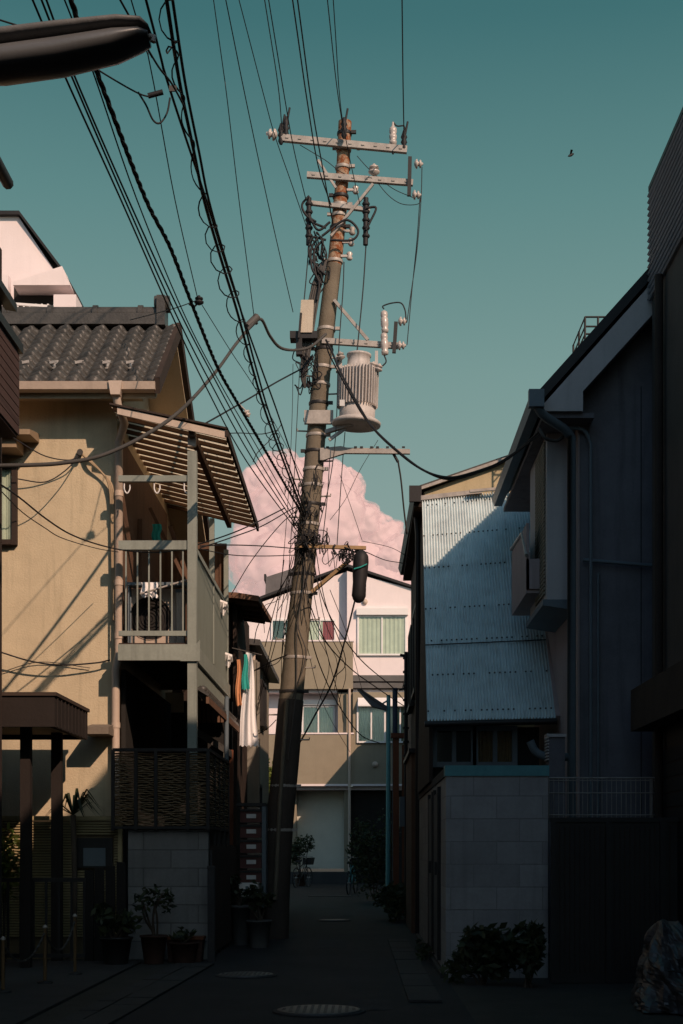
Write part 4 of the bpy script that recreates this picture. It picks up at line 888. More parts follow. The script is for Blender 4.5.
def arm(x0, y0, x1, y1, dy, w=.075, m_=GALV, holes=True):
    a = P(x0,y0,YP+dy); b = P(x1,y1,YP+dy); mb = MB().bar(a, b, .06, w)
    if holes:
        n = int((b-a).length/.16)
        for i in range(n):
            q = a.lerp(b, (i+.5)/n); mb.bar(q+Vector((-.02,-.036,0)), q+Vector((.02,-.036,0)), .01, .018)
    return obj('crossarm', mb, m_, t)
# top crossarm
a1 = arm(281,138,407,150,-.14, .09)
def ins(parent, px, py, kind='disc', axis=(0,0,1), dy=-.14, m_=None, s=1.0):
    c = P(px,py,YP+dy); mb = MB()
    if kind == 'disc': disc_ins(mb, c, axis, s)
    elif kind == 'tall':
        mb.lathe(c, [(.02,-.16),(.05,-.13),(.052,-.1),(.035,-.09),(.052,-.06),(.052,-.02),(.035,-.01),(.052,.02),(.05,.07),(.02,.1),(.012,.16)], axis, 14)
    elif kind == 'clamp':
        mb.lathe(c, [(.02,-.14),(.04,-.10),(.03,-.05),(.045,-.02),(.03,.02),(.045,.05),(.03,.09),(.015,.14)], axis, 10); mb.tube([c+Vector((.02,0,.1)), c+Vector((.05,0,.26))], .014, 6)
    obj('insulator', mb, m_ or (PORC if kind != 'clamp' else BLACK), parent)
ins(a1, 275,135, axis=(-1,0,.2), s=1.5); ins(a1, 286,127, 'clamp'); ins(a1, 344,128, 'clamp', dy=-.25); ins(a1, 393,134, 'tall'); ins(a1, 404,141, 'clamp'); ins(a1, 281,134, 'clamp')
obj('insulator_lead', MB().tube(smooth_pts([P(393,122,YP-.14),P(397,126,YP-.14),P(404,126,YP-.14),P(405,132,YP-.14)],4), .01, 5).tube([P(393,149,YP-.14),P(393,154,YP-.14)], .015, 6), BLACK, a1)
a2 = arm(307,175,413,183,-.12, .075)
obj('vertical_bar', MB().bar(P(410,157,YP-.17), P(409,196,YP-.17), .05, .04), BLACKM, a2)
ins(a2, 416,164, axis=(1,0,0), dy=-.17, s=1.2); ins(a2, 414,195, axis=(1,0,0), dy=-.17, s=1.2); ins(a2, 374,173, dy=-.12, s=1.5)
obj('brace', MB().bar(P(373,184,YP-.15), P(331,236,YP-.12), .035), GALV, t)
obj('brace', MB().bar(P(318,160,YP-.13), P(336,188,YP-.12), .03), GALV, t)
a3 = arm(310,203,370,210,-.11, .05, GALV, False)
for px in (309, 366):
    k = MB().tube([P(px,198,YP-.14), P(px-.5,245,YP-.14)], .035, 8)
    for q in range(5): k.lathe(P(px,204+q*8,YP-.14), [(.045,-.02),(.055,0),(.045,.02)], n=10)
    obj('cable_termination', k, BLACK, a3)
# small bolts hardware on rusty section
for py in (148, 192, 233, 244, 258):
    c = cl(py) if py != 192 else cl(192); obj('spool', MB().bar(c+Vector((.08,-.06,0)), c+Vector((.2,-.06,0)), .03).lathe(c+Vector((.2,-.06,-.03)), [(.03,-.02),(.045,0),(.03,.03),(.045,.06),(.03,.08)], n=10), GALV if py % 2 else PORC, t)
# transformer arm
a4 = arm(322,341,398,346,-.12, .075)
obj('brace', MB().bar(P(334,300,YP-.12), P(368,340,YP-.14), .04), GALV, t)
obj('vertical_bar', MB().bar(P(396,322,YP-.17), P(394,353,YP-.17), .05, .04), BLACKM, a4)
ins(a4, 400,321.5, axis=(1,0,0), dy=-.17, s=1.2); ins(a4, 399,345.5, axis=(1,0,0), dy=-.17, s=1.2)
for py in (322, 344):
    k = MB().lathe(P(384.5,py,YP-.2), [(.02,-.15),(.045,-.14),(.05,-.10),(.04,-.08),(.052,-.05),(.052,.04),(.04,.06),(.05,.08),(.045,.13),(.02,.15)], (-.05,0,1), 14); obj('fuse_cutout', k, PORC, a4)
obj('fuse_lead', MB().tube(smooth_pts([P(384,309,YP-.2),P(383,306,YP-.2),P(392,303,YP-.2),P(401,303,YP-.2),P(405,310,YP-.2),P(406,319,YP-.2)],4), .01, 5).tube(smooth_pts([P(384,355,YP-.2),P(386,362,YP-.2),P(380,368,YP-.2)],4), .01, 5), BLACK, a4)
# lower arm with gusset
a5 = obj('crossarm', MB().prism([P(320,448,YP-.16),P(341,446,YP-.16),P(347,447.5,YP-.16),P(410,449,YP-.16),P(410,453.5,YP-.16),P(345,453,YP-.16),P(323,460,YP-.16),P(320,460,YP-.16)], (0,.06,0)), GALV, t)
m = MB()
for px in (326,354,360,370,376,386,392,402): m.box(PX(px,YP-.17), PX(px+3,YP-.17), YP-.168, YP-.161, PZ(451.6,YP), PZ(449.8,YP))
obj('arm_slots', m, BLACKM, a5)
# switchgear mount plate at 420
c = cl(421); obj('mount_plate', MB().box(c.x-.17, c.x+.22, c.y-.19, c.y-.13, c.z-.09, c.z+.09), GALV, t)
# lower stay with splice clump
obj('stay_arm', MB().bar(P(312,592,YP-.16), P(350,560,YP-.3), .045), mat('tan_steel', (.38,.25,.13), var=.2, rust=.3), t)
obj('stay_arm', MB().bar(P(296,546,YP-.22), P(366,548,YP-.3), .05, .045), MATS['tan_steel'], t)
def clump(parent, name, c, rx, rz, n, r, seed, loops=.12, m_=BLACK, ry=.1):
    rnd = random.Random(seed); mb = MB()
    for i in range(n):
        p = c+Vector((rnd.uniform(-rx,rx), rnd.uniform(-ry,ry), rnd.uniform(-rz,rz))); q = p+Vector((rnd.uniform(-1,1)*loops*.7, rnd.uniform(-.3,.3)*loops, rnd.uniform(-1,1)*loops*.8))
        sag = rnd.choice((1,1,-.6))*rnd.uniform(.3,1.5)*loops; sx = rnd.uniform(-.7,.7)*loops
        mb.tube(smooth_pts([c.lerp(p,.5), p, p.lerp(q,.25)+Vector((sx,0,-sag*.75)), p.lerp(q,.6)+Vector((sx*.8,0,-sag)), q, c.lerp(q,.55)],5), r*rnd.uniform(.4,.8), 5, False)
        if i % 5 == 0: mb.lathe(p, [(r*.8,-.035),(r*1.5,-.02),(r*1.5,.03),(r*.7,.04)], (rnd.uniform(-1,1),0,1), 6)
    return obj(name, mb, m_, parent)
clump(t, 'jumper_cables', P(320,262,YP-.15), .1, .42, 22, .013, 3, .16)
m = MB()
for pts in ([(326,240),(312,238),(309,255),(318,268),(326,275)],[(322,236),(345,220),(358,230),(352,240),(330,240)],[(316,222),(306,215),(302,205),(309,196)],[(366,208),(376,208),(370,222),(366,230)],[(326,228),(312,222),(309,216)],[(330,222),(318,230),(309,215)],[(318,237),(311,250),(312,268),(319,282),(317,300)],[(323,240),(314,252),(316,275),(322,285)]):
    m.tube(smooth_pts([P(x,y,YP-.2) for x,y in pts],6), .016, 6)
obj('jumper_cables', m, BLACK, t)
m = MB()
for k in range(5): m.tube(smooth_pts([P(326-k,262,YP-.16),P(321-k*2,285,YP-.16),P(316-k*2.2,312,YP-.16),P(311-k*2,345,YP-.18),P(306-k*1.2,375,YP-.18),P(305,388,YP-.14)],5), .014+.004*(k%2), 6)
obj('riser_cables', m, CABLE, t)
clump(t, 'jumper_cables', P(308,368,YP-.2), .12, .26, 18, .012, 5, .14)
clump(t, 'jumper_cables', P(309,520,YP-.2), .12, .3, 14, .010, 8, .16)
clump(t, 'jumper_cables', P(306,542,YP-.24), .17, .08, 20, .012, 9, .14)
clump(t, 'jumper_cables', P(350,553,YP-.3), .13, .07, 22, .011, 11, .09)
clump(t, 'jumper_cables', P(328,545,YP-.26), .24, .12, 16, .010, 12, .14)
clump(t, 'jumper_cables', P(298,505,YP-.22), .08, .35, 10, .009, 15, .13)
clump(t, 'jumper_cables', P(316,500,YP-.2), .08, .5, 7, .008, 17, .15)
m = MB()
m.tube(smooth_pts([P(306,545,YP-.2),P(303,590,YP-.2),P(297,630,YP-.2),P(296,690,YP-.18),P(288,760,YP-.2)],5), .009, 5)
m.tube(smooth_pts([P(312,560,YP-.18),P(298,620,YP-.2),P(306,655,YP-.18),P(292,700,YP-.16)],5), .008, 5)
obj('riser_cables', m, CABLE, t)
rnd = random.Random(21)
for k in range(14):
    right = k % 3 == 0; x0_ = 306+rnd.uniform(-6,8); y0_ = rnd.uniform(500,560)
    if right: x1_, y1_ = rnd.uniform(312,350), rnd.uniform(620,700)
    else: x1_, y1_ = rnd.uniform(258,292), rnd.uniform(590,690)
    xm = (x0_+x1_)/2+rnd.uniform(-10,6); ym = (y0_+y1_)/2+rnd.uniform(0,25)
    obj('drop_wire', MB().tube(smooth_pts([P(x0_,y0_,YP-.15),P(xm,ym,YP-.2),P(x1_,y1_,YP+rnd.uniform(-.2,1.0)),P(x1_+rnd.uniform(-14,10),y1_+rnd.uniform(15,50),YP+1.0)],6), rnd.uniform(.004,.007), 5), BLACK, t)
obj('cable_guard', MB().tube([P(287,700,YP-.19),P(280,800,YP-.2),P(275,900,YP-.22)], .03, 8), CONC, t)
# splice closure
t2 = thing('splice_closure', 'black cylindrical cable splice closure hanging right of the pole', 'splice closure', P(360,575,YP-.35))
obj('closure_body', MB().lathe(P(360,575,YP-.35), [(.03,-.37),(.07,-.34),(.095,-.28),(.09,-.1),(.1,0),(.105,.18),(.095,.26),(.06,.31),(.03,.33)], (.06,0,1), 16), BLACK, t2)
obj('teal_tie', MB().tube([P(354,572-3,YP-.46),P(361,567,YP-.47),P(367,564,YP-.46)], .01, 5), TURQ, t2)
# switch box
t2 = thing('switch_box', 'cream metal switch box strapped to the left of the pole', 'switch box', P(306,325,YP-.2))
x0, x1 = PX(300,YP), PX(313,YP); z0, z1 = PZ(341,YP), PZ(309,YP)
obj('casing', MB().prism([(x0,YP-.32,z0),(x1,YP-.32,z0),(x1+.02,YP-.32,z1),(x0+.03,YP-.32,z1)], (0,.2,0)), mat('box_cream', (.5,.43,.34), var=.12, streak=.4), t2)
obj('side_connectors', MB().bar(P(301,313,YP-.35),P(299,338,YP-.35),.03), BLACKM, t2); obj('bracket', MB().box(PX(291,YP), PX(318,YP), YP-.3, YP-.1, PZ(346,YP), PZ(339,YP)).box(PX(297,YP),PX(303,YP),YP-.3,YP-.2,PZ(362,YP),PZ(346,YP)), BLACKM, t2)
# transformer
YT = YP-.25; c = P(357,388,YT)
t2 = thing('pole_transformer', 'pale finned cylindrical transformer hanging right of the pole', 'transformer', P(356,425,YT))
zB = PZ(420,YT); zTt = PZ(358,YT)
obj('tank', MB().lathe((c.x,c.y,zB), [(.235,0),(.24,.04),(.24,.13),(.22,.14),(.22,.68),(.20,.69),(.155,.70),(.15,.84),(.165,.85),(.165,.875),(.06,.89),(.01,.89)], (.03,0,1), 32), TRANS, t2)
fn = MB()
for k in range(38):
    a = 2*math.pi*k/38; d = Vector((math.cos(a), math.sin(a), 0)); s = Vector((-d.y,d.x,0))*.006; r0, r1 = .215, .275
    b0_ = Vector((c.x+.005,c.y,zB+.17)); h = Vector((.015,0,.5))
    fn.add([b0_+d*r0-s,b0_+d*r1-s,b0_+d*r1+s,b0_+d*r0+s]+[b0_+h+d*r0-s,b0_+h+d*r1-s,b0_+h+d*r1+s,b0_+h+d*r0+s], [(0,3,2,1),(4,5,6,7),(0,1,5,4),(1,2,6,5),(2,3,7,6),(3,0,4,7)])
obj('cooling_fins', fn, TRANS, t2)
obj('base_ring', MB().lathe((c.x-.01,c.y,zB-.09), [(.27,0),(.325,.015),(.33,.05),(.29,.08),(.24,.085)], (.04,0,1), 32), TRANS, t2)
obj('support_bracket', MB().bar(P(326,432,YT+.1), P(352,424,YT-.1), .06, .05).bar(P(329,440,YT), P(346,428,YT), .04), GALV, t2)
for px, py in ((372,368),(378,370),(341,358)): 
    k = MB(); disc_ins(k, P(px,py,YT-.12), (.3 if px > 350 else -.2,0,1), 1.1); obj('bushing', k, PORC if px != 341 else GALV, t2)
obj('lifting_lug', MB().box(PX(336,YT), PX(342,YT), YT-.05, YT+.05, PZ(372,YT), PZ(356,YT)).box(PX(375,YT), PX(378,YT), YT-.05, YT+.05, PZ(366,YT), PZ(352,YT)), TRANS, t2)
obj('label_plate', MB().box(PX(340,YT)-.0, PX(345,YT), YT-.262, YT-.25, PZ(412,YT), PZ(406,YT)), LABELW, t2)

# ------------------------------------------------------------------ wires
def w3(pts, Y0, Y1):
    q = [Vector((x,y)) for x, y in pts]; L = [0]
    for a, b in zip(q, q[1:]): L.append(L[-1]+(b-a).length)
    return [P(p.x, p.y, 1/((1/Y0)*(1-l/L[-1])+(1/Y1)*(l/L[-1]))) for p, l in zip(q, L)]
def wire(pts, Y0, Y1, r, label, m_=BLACK, ext=True, name='overhead_wire', kind='plain', group=None, k=6):
    p = w3(pts, Y0, Y1)
    if ext:
        d = (p[0]-p[1]).normalized(); p = [p[0]+d*14, p[0]+d*6]+p
    s = smooth_pts(p, k); mb = MB()
    if kind == 'plain': mb.tube(s, r, 6)
    else:
        # resample finely
        out = []; step = .04
        for a, b in zip(s, s[1:]):
            n = max(1, int((b-a).length/step)); out += [a.lerp(b, i/n) for i in range(n)]
        if kind == 'twist':
            for ph in (0, math.pi*2/3, math.pi*4/3):
                mb.tube([q+Vector((math.cos(i*.75+ph)*r, 0, math.sin(i*.75+ph)*r)) for i, q in enumerate(out)], r*.85, 5)
        if kind == 'lashed':
            mb.tube(s, r, 6); mb.tube([q+Vector((.035,0,-.0)) for q in s], r*.8, 6)
            rnd = random.Random(4); L2 = []; ph = 0
            for i, q in enumerate(out):
                ph += .62*(1+.25*math.sin(i*.11)); rr = .05+.025*math.sin(i*.063)
                L2.append(q+Vector((math.cos(ph)*rr-.012, .0, math.sin(ph)*rr)))
            mb.tube(L2, .0055, 4)
    return tag(obj(name, mb, m_), label, 'cable', group or ('wires strung overhead along the lane' if ext else 'service cables around the pole'))
def Ytop(py): return None
# low-voltage/telephone bundles running back past the viewer
def h(Yp, py): return max(6.5, (PZ(py,Yp)-1.2)/.607)
lo = h(19, 515)
wire([(31,-4),(63,72),(121,200),(170,311),(205,385),(247,462),(300,535)], lo, 18.8, .0065, 'leftmost of the tight group of telephone wires descending from top left to the pole')
wire([(40,-4),(69,70),(125,200),(173,308),(209,380),(252,458),(301,533)], lo, 18.8, .0065, 'second wire of the tight group descending from top left to the pole')
wire([(45,-4),(72,70),(128.5,200),(177,306),(213,376),(256,455),(302,531)], lo, 18.8, .0065, 'right-hand wire of the tight group descending from top left to the pole')
wire([(63,-4),(93,72),(137,200),(185,316),(221,385),(260,452),(302,526)], lo, 18.8, .005, 'thin wire beside the tight group descending from top left')
wire([(70,-4),(80,28),(95,67),(110,107),(146,200),(170,247),(190,299),(217,366),(237,402),(265,450),(301,512)], lo, 18.8, .0095, 'thick twisted cable descending from top left to the pole', kind='twist')
wire([(166,-4),(173,42),(181,90),(194,152),(204,200),(221,259),(237,311),(253,370),(270,425),(304,515)], lo+.6, 18.8, .013, 'thick cable wrapped in coiled lashing loops left of the pole', kind='lashed')
wire([(145,-4),(167,80),(205,196),(222,252),(240,308),(262,370),(280,420),(308,505)], lo+.6, 18.8, .009, 'dark cable running beside the coiled lashed cable')
wire([(130,-4),(150,65),(175,200),(198,300)], lo+1.5, 13.5, .005, 'thin wire from top left ending at a small insulator above the tiled roof')
wire([(202,305),(230,350),(262,400),(303,478)], 13.5, 18.8, .004, 'thin wire from the small insulator down to the pole', ext=False)
wire([(118,-4),(137,30),(158,66),(172,84),(186,110)], lo, 8.5, .006, 'short slanting wire near the street lamp tip')
wire([(213,-4),(226,90),(239,200),(254,316)], 12.5, 14.5, .005, 'thin wire left of centre ending at the cable bend')
wire([(225,-4),(246,100),(268,203),(293,312)], 13, 18.6, .006, 'first thin wire descending from the top to the switch box')
wire([(238,-4),(265,100),(275,136),(291,182),(309,234)], 15.3, 18.7, .006, 'wire passing the left end insulator of the top crossarm')
wire([(264,-4),(278,85),(282,130)], 15.8, 18.8, .007, 'wire ending at the left end of the top crossarm')
wire([(268,-4),(285,100),(294,150),(306,200)], 15.3, 18.8, .007, 'wire from the top ending at the left cable termination')
wire([(292,-4),(307,100),(318,165),(331,205)], 15, 18.7, .009, 'left wire of the pair crossing in front of the crossarms')
wire([(297,-4),(311,100),(323,170),(333,224)], 15, 18.7, .009, 'right wire of the pair crossing in front of the crossarms')
wire([(327,-4),(336,80),(342,122)], 15.8, 18.7, .007, 'wire descending straight to the top of the pole')
wire([(333,-4),(340,100),(348,150),(360,205)], 15.2, 18.8, .006, 'wire passing the pole top to the right cable termination')
wire([(402,-4),(403,80),(404,137)], 15.8, 18.8, .008, 'wire ending at the right end of the top crossarm')
wire([(420,196),(417,240),(412,290),(407,345)], 18.9, 18.8, .006, 'left of two slack wires between the right-hand insulators', ext=False)
wire([(422,167),(421,200),(417,250),(410,300),(407,322)], 18.9, 18.8, .006, 'right of two slack wires between the right-hand insulators', ext=False)
wire([(366,245),(363,290),(357,352)], 18.9, 18.7, .009, 'black cable from the right termination down to the transformer', ext=False)
wire([(309,245),(306,280),(303,312)], 18.9, 18.7, .008, 'black cable from the left termination down to the switch box', ext=False)
wire([(344,262),(343,290),(340,330),(338,362)], 18.9, 18.7, .008, 'black insulated drop cable right of the pole shaft', ext=False)
wire([(357,156),(370,170),(392,188),(414,198)], 18.9, 18.85, .005, 'slack jumper wire between the two upper crossarms', ext=False)
wire([(300,145),(325,160),(345,174),(372,178)], 18.9, 18.85, .005, 'jumper wire from the top crossarm to the middle insulator', ext=False)
wire([(374,178),(388,195),(402,204),(418,204),(421,197)], 18.9, 18.85, .005, 'hanging jumper wire under the second crossarm', ext=False)
wire([(293,364),(292,420),(288,500),(280,600)], 18.8, 18.9, .004, 'left thin vertical wire beside the pole', ext=False)
wire([(300,362),(297,420),(292,520),(287,600)], 18.8, 18.9, .005, 'right thin vertical wire beside the pole', ext=False)
wire([(345,432),(342,470),(337,545)], 18.9, 18.9, .006, 'thin wire descending from under the transformer', ext=False)
wire([(330,455),(327,500),(322,545)], 18.9, 18.9, .006, 'thin wire hanging between lower crossarm and clump', ext=False)
# service drops
wire([(-20,466),(30,465),(62,463),(100,456),(142,437),(180,411),(214,374),(236,344),(255,321)], 11.5, 17.0, .019, 'thick grey cable sweeping from the left edge up to the bend', CABLE, ext=False, name='service_cable')
wire([(255,321),(262,320),(270,336),(281,348),(298,350),(312,346),(326,334)], 17, 18.7, .019, 'thick grey cable bending from its anchor to the pole', CABLE, ext=False, name='service_cable')
wire([(0,484),(20,498),(45,518),(70,534),(100,545),(130,551),(165,552),(196,545),(240,530),(285,508)], 12.5, 18.7, .008, 'black cable sagging from the left window across the balcony to the pole', ext=False, name='service_cable')
wire([(0,490),(22,512),(45,528),(62,538),(95,548),(118,552)], 12.5, 15.2, .005, 'thin slack wire just under the sagging black cable', ext=False, name='service_cable')
wire([(200,546),(228,545),(262,546),(300,549)], 15.4, 18.8, .007, 'upper short wire from the balcony post to the pole', ext=False, name='service_cable')
wire([(200,548),(230,538),(262,526),(290,510),(302,504)], 15.4, 18.8, .007, 'rising wire from the balcony post to the pole', ext=False, name='service_cable')
wire([(200,549),(232,555),(265,556),(298,555)], 15.4, 18.8, .006, 'lower short wire from the balcony post to the pole', ext=False, name='service_cable')
wire([(190,432),(215,418),(250,398),(275,383),(303,368)], 16, 18.8, .010, 'taut black wire from the balcony roof to the pole', ext=False, name='service_cable')
wire([(80,453),(70,460),(45,456),(20,442),(8,434)], 15.7, 15.2, .007, 'loose wire from the wall bracket to the window hood', ext=False, name='service_cable')
wire([(80,454),(66,470),(45,482),(18,479)], 15.7, 15.2, .007, 'slack wire from the wall bracket to the left window', ext=False, name='service_cable')
wire([(0,652),(30,661),(60,665),(95,663),(110,660)], 15.6, 15.7, .009, 'black cable drooping along the lower part of the cream wall', ext=False, name='service_cable')
wire([(188,305),(198,300),(172,309),(130,320)][1:], 13.5, 16.4, .005, 'thin wire from the small insulator down to the tiled ridge', ext=False, name='service_cable')
wire([(213,434),(240,433),(262,434),(278,430)], 16, 18, .006, 'short horizontal wire from the balcony roof edge', ext=False, name='service_cable')
wire([(253,462),(258,452),(272,438),(281,425)], 18, 18.2, .006, 'short diagonal wire crossing the bundle', ext=False, name='service_cable')
wire([(231,595),(252,560),(280,525),(300,508)], 19.5, 18.8, .006, 'wire rising from the timber house to the pole', ext=False, name='service_cable')
wire([(326,340),(332,352),(341,373),(363,413),(375,430),(400,453),(425,471),(449,477.5),(472,473),(497,464),(520,449),(540,431)], 18.7, 14.0, .014, 'thick cable sagging from the pole to the grey gable house', BLACK, ext=False, name='service_cable')
wire([(326,345),(333,362),(366,420),(402,456),(430,474),(452,479.5),(480,472),(505,461),(540,434)], 18.7, 14.0, .009, 'second cable hugging the sag to the grey gable house', BLACK, ext=False, name='service_cable')
wire([(398,461),(401,480),(404,510),(407,534)], 18.9, 19.5, .013, 'grey cable hanging from the lower crossarm to the ochre house eave', CABLE, ext=False, name='service_cable')
wire([(393,453),(398,462)], 18.9, 18.9, .02, 'short curl of cable at the lower crossarm end', ext=False, name='service_cable', k=3)
wire([(330,520),(345,500),(360,470),(378,440)][::-1], 19.2, 18.9, .004, 'thin wire crossing right of the pole over the cloud', ext=False, name='service_cable')
wire([(338,360),(336,430),(330,480),(318,530)], 18.7, 18.8, .006, 'wire dropping from transformer arm to the pole', ext=False, name='service_cable')
wire([(366,552),(385,560),(402,563),(412,566)], 18.7, 20, .006, 'wire from the splice clump to the right house eave', ext=False, name='service_cable')
wire([(352,552),(362,541),(392,548),(412,560)][1:], 18.7, 20, .004, 'faint wire above the splice clump to the right house', ext=False, name='service_cable')
wire([(340,475),(352,510),(362,540)], 19, 18.8, .004, 'thin wire from the pole down to the splice clump', ext=False, name='service_cable')
wire([(355,600),(345,640),(332,683),(315,715),(300,742),(292,750)], 18.65, 19.4, .012, 'black cable looping from the splice closure down to the pole foot', ext=False, name='service_cable')
wire([(308,545),(325,605),(345,640),(365,664),(390,685),(404,700)], 18.7, 24, .008, 'upper of the cables descending from the pole to the right houses', ext=False, name='service_cable')
wire([(308,600),(325,640),(350,668),(380,690),(404,706)], 18.7, 24.5, .008, 'lower of the cables descending from the pole to the right houses', ext=False, name='service_cable')
wire([(300,560),(312,640),(328,685),(345,715),(362,736),(382,744)], 18.7, 30, .010, 'cable sagging from the pole down in front of the end house', ext=False, name='service_cable')
wire([(296,610),(308,650),(318,690),(331,720),(350,752)][::-1], 40, 18.8, .006, 'thin wire from the pole towards the end house balcony', ext=False, name='service_cable')
wire([(330,590),(342,620),(352,650),(362,690)], 18.8, 26, .005, 'thin wire crossing the recessed white wall', ext=False, name='service_cable')
wire([(287,655),(270,662),(252,672),(236,680)], 18.8, 20.2, .009, 'cable from the pole to the laundry corner', ext=False, name='service_cable')
wire([(284,560),(276,620),(268,660),(258,700)], 19, 22, .006, 'left slack wire falling beside the grey pillar', ext=False, name='service_cable')
wire([(292,556),(283,600),(276,640),(262,690),(255,720)], 19, 22, .006, 'right slack wire falling beside the grey pillar', ext=False, name='service_cable')
wire([(300,560),(285,630),(280,660),(262,668),(250,672)], 19, 22, .006, 'wire looping from the pole to the grey beige house', ext=False, name='service_cable')
wire([(276,720),(268,728),(256,735),(230,745)], 19, 22, .006, 'low wire from the pole to the timber house', ext=False, name='service_cable')
wire([(-10,55),(15,62),(40,73),(75,83),(98,70),(100,66),(130,84),(160,95)][:2]+[(35,30)][:0]+[(40,36)][:0], 5, 5.5, .002, 'thin wire crossing behind the street lamp', ext=False) if False else None
# small hanging splice at upper left
wire([(0,20),(30,30),(60,45),(95,68),(123,85),(140,94),(150,97)], 7.5, 8.6, .005, 'thin wire passing behind the street lamp to the small splice', ext=False)
wire([(138,92),(146,105),(153,120),(160,123),(167,113),(170,98)], 8.6, 8.8, .006, 'dark drooping loop under the small splice', ext=False)
t = thing('cable_splice', 'small splice tube on the wire between lamp and lashed cable', 'cable splice', P(156,94,8.6))
obj('splice_tube', MB().tube([P(148,96,8.6),P(163,92,8.6)], .016, 8), BLACK, t); obj('end_clamp', MB().box(*[v for a, b in zip(P(169,91,8.6), P(175,87,8.6)) for v in sorted((a, b+.01))]), CABLE, t)
t = thing('wire_insulator', 'small insulator where thin wires meet above the tiled roof', 'insulator', P(199,300,13.5))
k = MB(); disc_ins(k, P(199,303,13.5), s=.9); obj('disc', k, BLACK, t); obj('clip', MB().tube([P(189,304,13.5),P(194,307,13.5),P(198,303,13.5)], .01, 6), BLACK, t)
t = thing('wire_insulator', 'small pale insulator hanging under the twisted cable', 'insulator', P(246,410,17))
k = MB(); disc_ins(k, P(246,412,17), (.6,0,-1), .9); obj('disc', k, PORC, t); obj('clip', MB().tube([P(238,403,17),P(246,411,17)], .01, 6), GALV, t)
t = thing('cable_anchor', 'clamp where the thick grey cable bends upward', 'cable clamp', P(255,319,17))
obj('clamp_body', MB().tube([P(247,327,16.9),P(257,317,17)], .05, 8).tube([P(249,322,17),P(253,318,17),P(257,324,17)], .02, 6), CABLE, t)

# ------------------------------------------------------------------ street lamp, near
YLm = 5.6
t = thing('street_lamp', 'dark elongated street lamp head reaching in at top left', 'street lamp', P(-120,60,YLm))
# housing: lofted along x
top_ = [(-260,30),(-120,38),(0,41),(60,34),(120,27),(143,26.5),(150,31),(153,37)]
bot_ = [(-260,70),(-120,76),(0,77.5),(60,69),(110,56),(138,45),(149,42),(153,40)]
def loft(top_l, bot_l, wid, m_, name, frac=(0,1)):
    vs = []; n = 14
    for (tx,ty),(bx,by),w_ in zip(top_l, bot_l, wid):
        a = P(tx,ty,YLm); b = P(bx,by,YLm); c = (a+b)/2; hh = (a.z-b.z)/2
        for k in range(n):
            an = 2*math.pi*k/n; vs.append((c.x, YLm+w_*math.cos(an), c.z+hh*math.copysign(abs(math.sin(an))**.55, math.sin(an))))
    m = MB().add(vs, [(i*n+k, i*n+(k+1)%n, (i+1)*n+(k+1)%n, (i+1)*n+k) for i in range(len(top_l)-1) for k in range(n)], True)
    m.add(vs[:n], [tuple(range(n))]); m.add(vs[-n:], [tuple(range(n))[::-1]]); return obj(name, m, m_, t)
mid = [(-260,44),(-120,51),(0,53),(60,45),(120,36),(143,34),(150,35),(153,38)]
wd = [.08,.11,.12,.12,.11,.09,.06,.02]
loft(top_, mid, wd, LAMPG, 'housing')
loft([(x,y+1) for x,y in mid][:7], bot_[:7], [w*.88 for w in wd][:7], mat('lamp_lens', (.09,.095,.10), rough=.35, spec=.6, bump=0, var=.1), 'lens')
obj('latch', MB().tube([P(149,36,YLm-.02),P(154,37,YLm-.02),P(153,42,YLm-.02)], .012, 6), GALV, t)
obj('lamp_arm', MB().tube(smooth_pts([P(-240,50,YLm),P(-330,60,YLm),(-3.23,YLm,4.1)],4), .03, 10), LAMPG, t)
# bird
def bird(px, py, Y, label):
    c = P(px,py,Y); t = thing('bird', label, 'bird', c)
    obj('body', MB().lathe(c, [(.01,-.16),(.04,-.1),(.06,0),(.045,.08),(.03,.12),(.005,.16)], (.8,.3,.5), 8), BLACK, t)
    for s in (-1,1): obj('wing', MB().add([c+Vector((.02,.03*s,.03)), c+Vector((-.06,.0,-.02)), c+Vector((-.05,.24*s,.10)), c+Vector((.05,.2*s,.10))], [(0,1,2,3)]), BLACK, t)
bird(571,155,55,'small dark bird flying in the open sky at upper right')

# ------------------------------------------------------------------ cloud
cm = bpy.data.materials.new('cloud_sunlit_glow'); cm.use_nodes = True; nt = cm.node_tree; N = nt.nodes; L = nt.links; b = N['Principled BSDF']
b.inputs['Base Color'].default_value = (.28,.20,.20,1); b.inputs['Roughness'].default_value = 1; b.inputs['Specular IOR Level'].default_value = 0
b.inputs['Emission Color'].default_value = (.70,.47,.43,1); b.inputs['Emission Strength'].default_value = .72  # sunlit peach brightness of the cloud painted in as emission
lw = N.new('ShaderNodeLayerWeight'); lw.inputs[0].default_value = .5; mr = N.new('ShaderNodeMapRange'); mr.inputs['From Min'].default_value = .6; mr.inputs['From Max'].default_value = 1.3
cn = N.new('ShaderNodeTexNoise'); cn.inputs['Scale'].default_value = .09; cn.inputs['Detail'].default_value = 8; ctc = N.new('ShaderNodeTexCoord'); L.new(ctc.outputs['Object'], cn.inputs['Vector'])
ca = N.new('ShaderNodeMath'); ca.operation = 'MULTIPLY_ADD'; L.new(cn.outputs[0], ca.inputs[0]); ca.inputs[1].default_value = .9; L.new(lw.outputs['Facing'], ca.inputs[2]); L.new(ca.outputs[0], mr.inputs['Value']); tr = N.new('ShaderNodeBsdfTransparent'); ms = N.new('ShaderNodeMixShader'); L.new(mr.outputs[0], ms.inputs[0]); L.new(b.outputs[0], ms.inputs[1]); L.new(tr.outputs[0], ms.inputs[2]); L.new(ms.outputs[0], N['Material Output'].inputs[0])
YC = 1500.; s_ = YC/F
